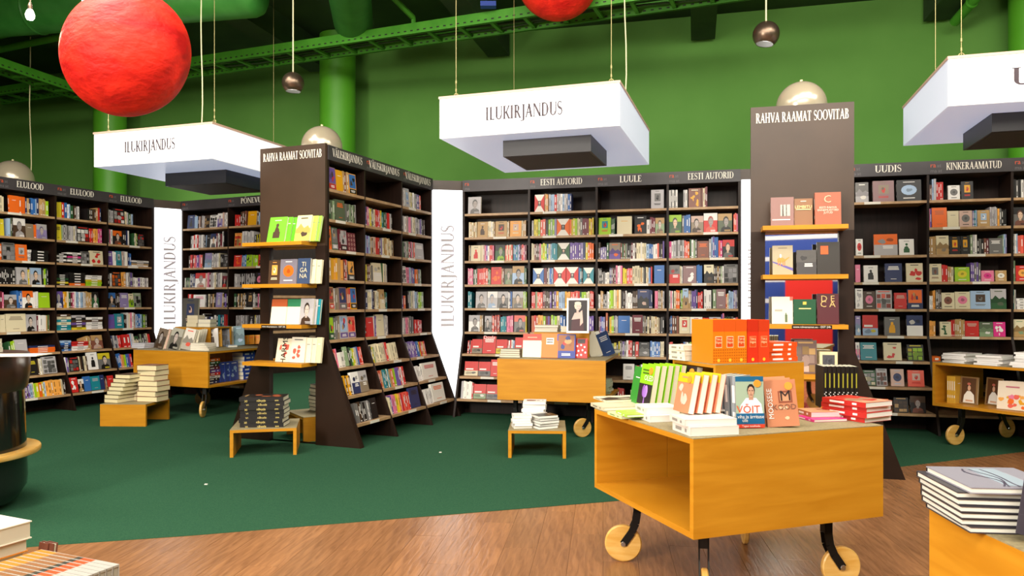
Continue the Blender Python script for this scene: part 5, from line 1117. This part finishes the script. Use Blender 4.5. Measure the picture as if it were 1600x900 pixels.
lay(1284, 652, TZ + 0.0126, 0.12, 0.20, 0.15, 0.026, 'terracotta book lying flat right of the MOOSESE KOOD book', lin('d0946e'), 'code', [lin('d6a07c')], spine=lin('b06a48'), hard=False, seed=9, sticker=True, paper='f0eae2')
for i in range(4):
    lay(1337 + (i % 2) * 1.5, 653 + (i % 2), TZ + 0.0256 * i, math.radians(27 + (i % 3) * 1.5), 0.2, 0.26, 0.025, ['bottom', 'second', 'third', 'top'][i] + ' red-spined magazine of the pile at the table\'s right corner', lin('c8302a'), 'landscape' if i == 3 else 'plain', [lin('e8d6cc'), lin('d89a7a'), 'r'] if i == 3 else ['r'], spine=lin('b02420'), hard=False, seed=5, paper='efeae4')
# black row right of the riser
pb = at(1299, 642, TZ)
for i in range(8):
    book('black book with yellow-lettered spine, %s in the row beside the riser' % (['leftmost', 'second', 'third', 'fourth', 'fifth', 'sixth', 'seventh', 'rightmost'][i]),
         stand((pb.x - 0.002 + 0.0235 * i, pb.y + 0.155 - 0.003 * i, TZ), math.radians(84), 0, 0.0), 0.15, 0.238, 0.0215, lin('16120f'), 'plain' , [lin('16120f'), lin('16120f')], spine=lin('1a1512'), hard=False,
         spatch=[(0.5, 0.84, 0.36, 0.62, lin('a8a230'))] + [(0.1 + 0.04 * q, 0.118 + 0.04 * q, 0.2 + 0.3 * (q % 2), 0.5 + 0.3 * (q % 2), 'w') for q in range(8)])
# riser top: orange set, red volumes, flat orange pile, cream piles
def onr(x, y): return RS + Vector((math.cos(FR_Z) * x - math.sin(FR_Z) * y, math.sin(FR_Z) * x + math.cos(FR_Z) * y, 0)) + Vector((0, 0, RSZ + 0.001))
OR = lin('e07a14')
def volume(x0, wd, hh, col, lab, dp=0.16, y=0.03, text=None, ornate=True):
    c = onr(x0 + wd / 2, y + dp); M = TR(c, FR_Z)
    t = thing('book', lab, 'book', M, None); ALLBOOKS.append(t)
    m = MB(); m.box((-wd / 2, -dp, 0), (wd / 2, -dp + 0.003, hh), col); m.box((-wd / 2, -dp + 0.003, 0), (-wd / 2 + 0.003, 0, hh), col); m.box((wd / 2 - 0.003, -dp + 0.003, 0), (wd / 2, 0, hh), col)
    O_, U_, V_, N_ = Vector((-wd / 2, -dp, 0)), Vector((wd, 0, 0)), Vector((0, 0, hh)), Vector((0, -1, 0))
    def R(a, b, c_, d, cc, l=1): m.poly([O_ + U_ * x + V_ * z_ + N_ * (0.0006 * l) for x, z_ in ((a, b), (c_, b), (c_, d), (a, d))], cc)
    R(0, 0.73, 1, 1, lin('e0561a') if ornate else shade(col, 0.82)); R(0.2, 0.36, 0.8, 0.62, lin('e8dcb0') if ornate else lin('f08a5a'), 1); R(0.24, 0.375, 0.76, 0.605, lin('d8481a'), 2)
    plain_text(m, 'Tõde ja', Vector((0, -dp, hh * 0.53)), Vector((1, 0, 0)), Vector((0, 0, 1)), N_, 0.013, lin('f6e2b0'), maxw=wd * 0.5, th=0.0022); plain_text(m, 'õigus', Vector((0, -dp, hh * 0.46)), Vector((1, 0, 0)), Vector((0, 0, 1)), N_, 0.013, lin('f6e2b0'), maxw=wd * 0.5, th=0.0022)
    if ornate:
        for i in range(5):
            for j in range(5):
                x, z_ = 0.1 + 0.2 * i, 0.05 + 0.065 * j; m.poly([O_ + U_ * (x + a) + V_ * (z_ + b) + N_ * 0.0005 for a, b in ((-0.07, 0), (0, -0.018), (0.07, 0), (0, 0.018))], lin('b8560e'))
    m.poly([O_ + U_ * (0.5 + 0.13 * math.cos(i * PI / 5)) + V_ * (0.075 + 0.13 * wd / hh * math.sin(i * PI / 5)) + N_ * 0.0012 for i in range(10)], lin('f2c23a'))
    m.obj('cover', 'book_cover', t); m = MB(); m.box((-wd / 2 + 0.003, -dp + 0.003, 0.003), (wd / 2 - 0.003, -0.004, hh - 0.003), lin('e8b890'), skip=''); m.obj('pages', 'book_paper', t)
volume(0.004, 0.071, 0.235, OR, 'orange boxed volume at the left end of the riser', dp=0.2)
volume(0.076, 0.071, 0.235, OR, 'orange patterned volume, second from the left on the riser', dp=0.2)
volume(0.148, 0.071, 0.235, OR, 'orange patterned volume, third from the left on the riser', dp=0.2)
volume(0.223, 0.071, 0.232, lin('d8321a'), 'red-orange volume right of the orange patterned set on the riser', ornate=False, dp=0.19)
volume(0.296, 0.071, 0.232, lin('e0401e'), 'rightmost red-orange standing volume on the riser', ornate=False, dp=0.19)
c = onr(0.465, 0.13)
pile('orange-spined paperback, %s, flat pile at the riser\'s right', (c.x, c.y, c.z), FR_Z + PI / 2, 0.17, 0.20, 0.026, [lin('e2501c')] * 4, hard=False, rj=0.05, jit=0.006, topkind='splat', topcols=[lin('b8b2aa'), 'a', 'g'], stext=[('Tuule viidud', 0.03, 0.014, 'w')] if False else None)
c = onr(0.07, 0.335); pile('cream paperback, %s, pile at the riser\'s back left', (c.x, c.y, c.z), FR_Z + 0.1, 0.2, 0.15, 0.028, [lin('e0d8c4')] * 3, hard=False, rj=0.1, paper='e4dcc8')
c = onr(-0.0, 0.14); 

# ------------------------------------------------------------------ books on the middle table
def mid(xl, xr, yb, h, label, cov, kind='plain', cols=None, **kw):
    return put(xl, xr, yb, TZ, h, label, cov, kind, cols, rz=kw.pop('rz', MRZ), **kw)
lay(799, 557.5, TZ, MRZ + 0.05, 0.23, 0.17, 0.021, 'bottom grey book of the flat pile at the middle table\'s left corner', lin('a89e8c'), paper='d8d0bc')
for i in range(3): lay(799 + i, 557.5 - 0.3 * i, TZ + 0.0216 * (i + 1), MRZ + 0.05 - 0.06 * i, 0.22, 0.17, 0.021, ['second from bottom', 'second from top', 'top'][i] + ' grey book of the flat pile at the middle table\'s left corner', lin('9c9280'), paper='d8d0bc')
mid(816, 845, 559, 0.255, 'cream book with a red upper band standing on the middle table', lin('e8e0c2'), 'plain', [lin('e8e0c2'), lin('e8e0c2')], lean=12)
addp('red upper band', ('top_band', [(0.0, 0.72, 1.0, 1.0, lin('c2402e')), (0.25, 0.83, 0.75, 0.87, 'c')]))
mid(845, 871, 559.5, 0.26, 'orange book with a white title box standing on the middle table', lin('e8761c'), 'plain', [lin('e8761c'), lin('e8761c')], lean=10)
addp('white title box', ('title_box', [(0.3, 0.55, 0.75, 0.82, lin('efe6d6')), (0.34, 0.72, 0.7, 0.76, 'u'), (0.34, 0.62, 0.7, 0.66, 'u')]))
mid(870, 898, 560, 0.255, 'blue book with an orange picture standing on the middle table', lin('2c3f9c'), 'scene', [lin('2c3f9c'), lin('9a5a2a'), lin('2c3f9c')], lean=9, seed=7)
mid(898, 917, 560, 0.21, 'red book with white dots standing on the middle table', lin('d22a24'), 'dots', [lin('d22a24')], lean=9)
for i, (xl, xr, c, lab) in enumerate([(922, 938, lin('d8cdb8'), 'cream hardback leaning left of the two blue ones on the middle table'), (930, 946, lin('e2dcd0'), 'white hardback with a red picture leaning on the middle table'), (941, 962, lin('2a3a62'), 'navy hardback leaning at the right end of the middle table')]):
    p = at((xl + xr) / 2, 558, TZ); book(lab, stand((p.x + 0.02, p.y + 0.14 + 0.03 * i, TZ), math.radians(24), math.radians(9), -0.33), 0.15, 0.27, 0.035, c, ['plain', 'inset', 'title'][i], [[c, c], [c, 'B', 'r'], [c, 'a']][i], seed=4)
lay(957, 551, TZ, 0.5, 0.12, 0.15, 0.04, 'small navy book lying at the right end of the middle table', lin('2a3a62'))
MR0 = MT + Vector((math.cos(MRZ), math.sin(MRZ), 0)) * 0.30 + Vector((-math.sin(MRZ), math.cos(MRZ), 0)) * 0.42
riser('oak riser box on the middle table under the framed poster', MR0, MRZ, 0.62, 0.45, TZ, 1.09)
c = at(850, 519, 1.091); 
pile('pale hardback, %s of the pile left of the lady picture', (MR0.x + 0.16, MR0.y + 0.06, 1.091), MRZ, 0.26, 0.17, 0.024, [lin('cfc4b4')] * 3, paper='ddd4c4', topkind='plain', topcols=[lin('d8b8b0')])
pile('white paperback, %s of the pile before the lady picture', (MR0.x + 0.42, MR0.y - 0.03, 1.091), MRZ, 0.24, 0.12, 0.03, [lin('e6e0d6')] * 2, hard=False)
p = at(900, 521.5, 1.091); book('tall white-framed cover with a lady portrait standing above the middle table', stand((p.x + 0.03, p.y + 0.13, 1.091), MRZ + 0.1, math.radians(6)), 0.235, 0.37, 0.02, lin('ece6e0'), 'lady', [lin('ece6e0')])
o = MT + Vector((math.cos(MRZ), math.sin(MRZ), 0)) * 1.04 + Vector((-math.sin(MRZ), math.cos(MRZ), 0)) * 0.62
pile('pale green paperback, %s of the pile inside the middle table', (o.x - 0.02, o.y, 0.41), MRZ + 1.5, 0.16, 0.22, 0.026, [lin('a8b89a')] * 6, hard=False)

# ------------------------------------------------------------------ books on the left table
LRZ = math.radians(-21)
def lft(xl, xr, yb, h, label, cov, kind='plain', cols=None, **kw): return put(xl, xr, yb, TZ, h, label, cov, kind, cols, rz=kw.pop('rz', LRZ), **kw)
for i in range(3): lay(223 + i * 0.5, 543.3, TZ + 0.0216 * i, LRZ, 0.22, 0.16, 0.021, ['bottom', 'middle', 'top'][i] + ' grey-white book of the flat pile at the left table\'s left end', lin('a8a6b0'), paper='cfccd0')
lft(238, 255, 545.5, 0.265, 'dark book with a woman portrait and orange title on the left table', lin('4a4038'), 'portrait', [lin('5a4e44'), 'u', lin('7a6a5c')], lean=14, side=0.16, seed=12, t=0.035)
lft(254, 259, 545.5, 0.26, 'thin pale book right of the woman portrait on the left table', 'S', 'plain', ['c'], lean=12, side=0.16, t=0.03)
lft(259, 280, 546.5, 0.27, 'black and white book with a man portrait on the left table', lin('6a665c'), 'portrait', [lin('8a867a'), 'k', lin('b0ac9e')], lean=14, side=0.14, seed=21, t=0.035)
lft(280, 299, 547, 0.27, 'white book with a red title and sketch on the left table', lin('ded6ca'), 'landscape', [lin('e2dacd'), lin('b8b0a2'), 'R'], lean=14, side=0.13, seed=3, t=0.03)
for i in range(4): lft(300 + 4 * i, 304 + 4 * i, 546.5 - 1.0 * i, 0.25, 'cream hardback, %s of the row right of the red-titled book' % ['first', 'second', 'third', 'fourth'][i], lin('cfc4ae'), 'plain', ['c'], lean=10, side=0.08, t=0.03, rz=LRZ - 0.5)
for i in range(4): lay(318, 547, TZ + 0.0226 * i, LRZ + 0.2 - 0.1 * i, 0.25, 0.17, 0.022, ['bottom', 'second from bottom', 'second from top', 'top'][i] + ' white book of the flat pile at the left table\'s front corner', lin('ddd4c4'), paper='e6dfce')
RW = math.radians(30)
for (xl, xr, yb, h, lab, cov, kind, cols) in [
    (322, 341, 543, 0.25, 'white book with a dark dancing figure on the left table', lin('dcd6d0'), 'figure', [lin('e0dad4'), 'u', 'b']),
    (341, 347, 542, 0.25, 'orange-spined book right of the dancing figure cover', 'Y', 'plain', ['Y']),
    (347, 359, 541, 0.27, 'slate book standing right of the orange-spined one on the left table', lin('6a7284'), 'photo', [lin('7a8494'), 'g', 'a']),
    (360, 367, 540, 0.26, 'pale hardback between the slate and the blue-green book', 'c', 'plain', ['c']),
    (366, 382, 540, 0.27, 'blue-green photo book standing on the left table', lin('6a8a92'), 'landscape', [lin('8aa0a0'), lin('4a7a86'), 's'])]:
    put(xl, xr, yb, TZ, h, lab, cov, kind, cols, rz=math.radians(10), lean=10, side=-0.08, seed=5)
for i, x in enumerate((380, 389, 398)): put(x, x + 8, 538.5 - i * 0.4, TZ, 0.13, 'small orange book, %s of the three at the back of the left table' % ['left', 'middle', 'right'][i], lin('e8961c'), 'title', [lin('eea02a'), 'o'], rz=0.0, lean=8, side=-0.05)
lay(362, 542, TZ, LRZ + 0.9, 0.12, 0.16, 0.025, 'small light blue book lying before the blue-green photo book', lin('a8b8d0'))
LU, LV = Vector((math.cos(LRZ), math.sin(LRZ), 0)), Vector((-math.sin(LRZ), math.cos(LRZ), 0))
LR0 = LT + LU * 0.05 + LV * 0.62
riser('oak riser box on the left table under the dark tall book', LR0, LRZ, 0.60, 0.40, TZ, 1.09)
p = LR0 + LU * 0.08 + LV * 0.2; book('tall dark grey book with a blue pattern standing above the left table', stand((p.x, p.y, 1.091), LRZ + 0.15, math.radians(5)), 0.24, 0.38, 0.03, lin('55524e'), 'inset', [lin('5e5a58'), lin('39405e'), 'S'], seed=4)
pile('cream paperback, %s of the pile beside the tall dark grey book', (LR0.x + 0.27, LR0.y + 0.02, 1.091), LRZ, 0.17, 0.14, 0.05, [lin('d9cba8')] * 3, hard=False, paper='dccfb0')
pile('blue-covered paperback, %s of the pile at the right of the left table riser', (LR0.x + 0.46, LR0.y - 0.05, 1.091), LRZ + 0.2, 0.18, 0.14, 0.05, [lin('c8c0b0'), lin('4a5a9a')], hard=False)
# inside the open end of the left table
o = LT + LU * 1.02 + LV * 0.2
pile('dark spined book, %s of the pile inside the left table', (o.x, o.y, 0.41), LRZ + PI, 0.17, 0.2, 0.034, ['i', 'k', 'w', 'r', 'v', 'm', 'u', 'n', 'o'], parts=False)
for i in range(3): o = LT + LU * 1.06 + LV * (0.40 + 0.09 * i); book('blue patterned book, %s inside the left table' % ['nearest', 'middle', 'farthest'][i], stand((o.x, o.y, 0.41), LRZ + PI / 2 + 0.1, 0.06), 0.17, 0.25, 0.03, lin('3a4a9a'), 'splat', [lin('3a4a9a'), 's', 'w'], seed=3 + i, parts=False)
o = LT + LU * 1.03 + LV * 0.82; pile('bright blue book, %s of the tall pile inside the left table', (o.x, o.y, 0.41), LRZ + PI, 0.19, 0.22, 0.05, [lin('2f49a8')] * 7, parts=False, topkind='plain')

# ------------------------------------------------------------------ the right table and the near right corner
tr, tl = Vector((math.cos(math.radians(30)), math.sin(math.radians(30)), 0)), Vector((-0.5, 0.866, 0))
def rt(x, y, z): q = RT + tr * x + tl * y; return (q.x, q.y, z)
FA = math.radians(30) - PI / 2                            # faces the camera side (open side looks along -r)
for i in range(4): book('yellow-edged book, %s of the upright row inside the right table' % ['leftmost', 'second', 'third', 'fourth'][i], stand(rt(0.19, 1.05 - 0.021 * i, 0.408), math.radians(30), 0.0), 0.15, 0.27, 0.02, lin('d8a83a'), 'plain', ['Y'], parts=False)
book('book showing a person in white, left of the two inside the right table', stand(rt(0.20, 0.88, 0.408), FA, 0.1), 0.17, 0.27, 0.02, lin('8a6a42'), 'thai', ['d'])
book('book showing a person in white, right of the two inside the right table', stand(rt(0.30, 0.70, 0.408), FA - 0.25, 0.1), 0.17, 0.27, 0.02, lin('8a6a42'), 'thai', ['d'])
for i in range(4): book(['front cover with pink and orange blossom inside the right table', 'second blossom copy behind the front one', 'third blossom copy behind the front one', 'fourth blossom copy behind the front one'][i], stand(rt(0.13 + 0.026 * i, 0.45 - 0.022 * i, 0.408), FA + 0.1, 0.16), 0.25, 0.265, 0.022, lin('e6d6c0'), 'blossom' if i == 0 else 'plain', [lin('ece0cc')], seed=8, parts=(i == 0))
for i in range(3): book(['left', 'middle', 'right'][i] + ' yellow-green book right of the blossom copies', stand(rt(0.26 + 0.03 * i, 0.25 - 0.03 * i, 0.408), FA + 0.5, 0.1), 0.16, 0.26, 0.022, lin('b8a83a'), 'plain', [lin('b8a83a')], parts=False)
k = 0
for (x, y, n, th, wd, hh, nm) in [(0.16, 0.93, 5, 0.018, 0.22, 0.3, 'left'), (0.16, 0.62, 5, 0.018, 0.22, 0.28, 'middle'), (0.30, 0.32, 7, 0.018, 0.24, 0.3, 'back'), (0.14, 0.33, 3, 0.016, 0.2, 0.26, 'front')]:
    pile('white magazine, %%s of the %s pile on the right table' % nm, rt(x, y, TZ), FA + 0.05 * k, wd, hh, th, [lin('e2dcd8')] * n, hard=False, paper='e6e2de', parts=False, rj=0.1, jit=0.015, topkind='title', topcols=[lin('e2dcd8'), 'a']); k += 1
# grey hardbacks on the near right table
ng = at(1455, 796, TZ); 
for i in range(7):
    k = 6 - i; lab = ('top grey hardback with a wave drawing' if k == 0 else ['', 'second', 'third', 'fourth', 'fifth', 'sixth', 'bottom'][k] + (' grey hardback from the top' if k < 6 else ' grey hardback')) + ' of the near right pile'
    px, py, ra = [(0.012, 0.0, 2), (0.0, 0.006, 0), (-0.004, 0.003, 0.5), (-0.006, 0.0, 0), (-0.010, 0.004, -0.5), (-0.014, 0.006, 0.6), (0.006, -0.012, 2)][i]
    rr0 = math.radians(-97 + ra); M = Matrix.Translation(Vector((1.305 + px, 2.035 + py, TZ + 0.0176 * i))) @ Matrix.Rotation(rr0, 4, 'Z') @ Matrix.Translation(Vector((0, -0.12, 0))) @ Matrix.Rotation(-PI / 2, 4, 'X')
    book(lab, M, 0.245, 0.24, 0.017, lin('3a363c') if i < 6 else lin('8e8a96'), 'plain', [lin('a8a4ae'), lin('a8a4ae')], spine=lin('1e1b20'), paper='dcd8cc')
top = ALLBOOKS[-1]; m = MB()
for (x0, z0, x1, z1, c) in [(-0.10, 0.10, 0.10, 0.175, lin('9aa8b4'))]: m.box((x0, -0.0178, z0), (x1, -0.0171, z1), c)
for k in range(3):
    for i in range(10):
        xa, xb = -0.09 + 0.02 * i, -0.07 + 0.02 * i; f = lambda x: 0.09 + 0.02 * k + (0.02 - 0.008 * k) * math.sin(x * 30 + k)
        m.poly([(xa, -0.0181, f(xa)), (xb, -0.0181, f(xb)), (xb, -0.0181, f(xb) + 0.005), (xa, -0.0181, f(xa) + 0.005)], lin('4a4256'))
m.obj('cover_print', 'book_cover', top)
book('dark violet-grey book leaning at the right edge against the grey pile', stand((1.345, 1.868, TZ), math.radians(4), math.radians(5), 0.24), 0.17, 0.16, 0.03, lin('3a343e'), 'plain', [lin('3e3842'), lin('3e3842')], spine=lin('322c36'), spatch=[(0.3, 0.305, 0.1, 0.9, lin('4a444e'))])

# ------------------------------------------------------------------ bottom left corner: low table, stripy row, orange-edged pile
t = thing('low_table', 'low dark table below the bottom left corner carrying the striped book row', 'table', TR((-2.05, 1.35, 0), math.radians(-22)))
m = MB(); m.box((0, 0, 0.50), (1.15, 0.9, 0.53)); m.obj('top_board', 'table_oak', t)
for x in (0.03, 1.09):
    for y in (0.03, 0.84): m = MB(); m.box((x, y, 0), (x + 0.03, y + 0.03, 0.50)); m.obj('leg', 'black_steel', t)
a = math.radians(-22.6); du, dv = Vector((math.cos(a), math.sin(a), 0)), Vector((math.sin(a), -math.cos(a), 0))
S0 = atd(187, 880, 1.763)
names = ['rearmost'] + [x for x in ORD[1:11]] + ['twelfth']
for i in range(11):
    c = Vector((S0.x, S0.y, 0)) - du * 0.137 + dv * (0.0176 * i + 0.009); cc = lin(['d8842a', 'd07a26', 'e0902e'][i % 3])
    t = thing('book', ('rearmost' if i == 0 else ORD[i] + ' from the back') + ' orange and grey book of the striped row at the bottom left', 'book', TR((c.x, c.y, 0.53), a)); ALLBOOKS.append(t)
    m = MB(); m.box((-0.137, -0.0082, 0.0), (0.137, -0.0068, 0.268), lin('8e8a82')); m.box((-0.137, 0.0068, 0.0), (0.137, 0.0082, 0.268), lin('b8b4ac'))
    for x0, x1, q in ((-0.137, -0.075, lin('b8760e')), (-0.075, 0.0, lin('8a5a30')), (0.0, 0.02, lin('2a2a1e')), (0.02, 0.06, lin('c8480e')), (0.06, 0.137, lin('a8a59e'))): m.box((x0, -0.0068, 0.263), (x1, 0.0068, 0.268), q)
    m.obj('cover', 'book_cover', t); m = MB(); m.box((-0.134, -0.0066, 0.002), (0.134, 0.0066, 0.2625), lin('a8a498')); m.obj('pages', 'book_paper', t)
cx = atd(64, 806, 2.02)
for i, (c, tt, ox_) in enumerate([('e8a01c', 0.042, 0.0), ('e8dcc8', 0.03, 0.012), ('e0882a', 0.034, 0.03), ('f0e6d2', 0.046, 0.05)]):
    zz_ = cx.z - [0.0, 0.0, 0.0, 0.0][i] - (0.042 + 0.03 + 0.034 + 0.046) + sum([0.042, 0.03, 0.034, 0.046][:i]) - 0.001 * (3 - i)
    book(['bottom orange-edged', 'second white-edged', 'third orange-edged', 'top white'][i] + ' hardback of the pile at the bottom left', flat((cx.x - 0.15 + ox_ * 0.5 - 0.02, cx.y - 0.12, zz_), math.radians(-24), 0.21, 0.26, tt), 0.21, 0.26, tt, lin(c), 'plain', [lin('efe6d4'), lin('efe6d4')] if i == 3 else [lin(c)], spine=lin('e8c8a0'), paper='d2c6b0')
nb = thing('riser_block', 'oak block under the orange-edged pile at the bottom left', 'riser', TR((cx.x - 0.17, cx.y - 0.12, 0.53), math.radians(-24)))
zb = cx.z - 0.152 - 0.003 - 0.53; m = MB(); m.box((-0.09, -0.1, 0), (0.09, 0.1, zb - 0.004)); m.obj('body', 'table_oak', nb); m = MB(); m.box((-0.09, -0.1, zb - 0.004), (0.09, 0.1, zb)); m.obj('top', 'laminate', nb)
for i in range(2):
    p = atd(47 + 9 * i, 858, 1.98); book(['left', 'right'][i] + ' reddish-brown small book behind the striped row at the bottom left', stand((p.x, p.y + 0.03, 0.531), math.radians(-15), 0.05, 0.1), 0.03, p.z - 0.531 + 0.01, 0.014, 'B', 'band', ['m', 'S', 'd'], parts=False)

# ------------------------------------------------------------------ round counter at the left edge
ct = thing('round_counter', 'dark round counter with a wooden ring shelf at the left edge', 'counter', TR((-3.84, 5.05, 0)))
def rr_(mt, name, pr, par=ct, n=64): m = MB(); m.lathe(pr, n); return m.obj(name, mt, par, smooth=True)
rr_('gloss_black', 'body', [(0.30, 0), (0.40, 0.05), (0.455, 0.14), (0.46, 0.2), (0.44, 0.86)])
rr_('counter_brown', 'drum', [(0.40, 0.76), (0.46, 0.83), (0.475, 0.93), (0.475, 1.055), (0.465, 1.067)])
rr_('wheel_oak', 'ring_shelf', [(0.45, 0.37), (0.535, 0.37), (0.54, 0.376), (0.54, 0.40), (0.535, 0.408), (0.45, 0.408)])
tp = 1.068
bk = [(-3.62, 4.85, 0.3, 'open white brochure lying on the round counter')]
m = MB(); 
tag(m.obj('paper_sheet', 'tag_white') if False else (m.box((-0.38, -0.11, 0), (0.38, 0.11, 0.006)), m.obj('brochure', 'tag_white', M=TR((-3.47, 4.86, tp), math.radians(8))))[1], 'white brochure lying on the round counter at the left edge', 'brochure')
pile('white paperback, %s of the pile on the round counter', (-3.70, 5.16, tp), 0.2, 0.2, 0.22, 0.03, [lin('d8d4c6')] * 3, hard=False)

# small litter on the carpet
for i, (x, y) in enumerate([(688, 707), (322, 757)]):
    p = at(x, y, 0.004); m = MB(); m.box((p.x - 0.011, p.y - 0.008, 0.0032), (p.x + 0.011, p.y + 0.008, 0.009)); tag(m.obj('paper_scrap', 'tag_white'), ['tiny white paper scrap on the carpet right of the left tower', 'tiny white paper scrap on the carpet below the black book stool'][i], 'scrap')

# ------------------------------------------------------------------ behind the camera, seen only in the tower mirrors
m = MB(); m.box((-3, -5.99, 0.0), (5, -5.95, 3.4)); bw = m.obj('trim_8', 'stripe_blue'); struct(bw)
for k in range(5): m = MB(); m.box((-3, -5.95, 0.9 + 0.5 * k), (5, -5.94, 1.0 + 0.5 * k)); m.obj('stripe', 'stripe_white', bw)
m = MB(); m.box((-9.2, -2.5, 0.0), (-9.0, 4.4, 3.0)); dk = m.obj('trim_9', 'wenge'); struct(dk)
for k in range(3): m = MB(); m.box((-9.0, -2.3, 0.8 + 0.7 * k), (-8.98, 4.2, 0.85 + 0.7 * k)); m.obj('shelf_edge', 'shelf_oak', dk)
bn = MB(); bn.box((0.75, -5.4, 0.0), (1.75, -5.36, 2.25)); tag(bn.obj('banner', 'banner_red'), 'red banner stand mirrored in the right tower', 'banner')

# ------------------------------------------------------------------ shelf books: the largest face-out covers one by one, the rest as one mass
FACES.sort(key=lambda f: -f[0]); LIMIT = max(0, 345 - len(ALLBOOKS)); print('table books', len(ALLBOOKS), 'faces', len(FACES), 'individual faces', LIMIT, 'spines', nspine)
chosen, rest = FACES[:LIMIT], FACES[LIMIT:]
groups = {}
for f in chosen: groups.setdefault((f[1], f[2], kind_words(f[7], f[8])), []).append(f)
POS = {2: ['left', 'right'], 3: ['left', 'middle', 'right'], 4: ['first', 'second', 'third', 'fourth']}
for (key, ri, words), fs in groups.items():
    run, s0, W = BAYS[key]; fs.sort(key=lambda f: (f[3].translation - run.A).dot(run.u))
    for i, f in enumerate(fs):
        _, _, _, M, wd, h, t, kind, cols, seed = f
        lab = words if len(fs) == 1 else POS[len(fs)][i] + ' ' + words
        book('%s, %s shelf of the %s' % (lab, SH[ri], BAYNAME[key]), M, wd, h, t, cols[0], kind, list(cols), seed=seed, parts=False, group='books facing out in the wall bookcases', hard=False,
             text=[('Doyle', 0.5, 0.84, 0.045, 'w')] if (key, ri, kind, cols) == ('C1', 6, 'title', 'rw') else None)
for f in rest:
    _, key, ri, M, wd, h, t, kind, cols, seed = f; cb, pb = book_parts(wd, h, t, cols[0], cols[0], kind, list(cols), seed, False); stuff_add(cb, M, 0); stuff_add(pb, M, 1)
o = STUFF.obj('book_rows', ['book_cover', 'book_paper']); o['kind'] = 'stuff'; tag(o, 'rows of book spines and small books filling all the bookcase shelves', 'books')
print('faces total polys', len(STUFF.f), 'objects', len(bpy.data.objects))
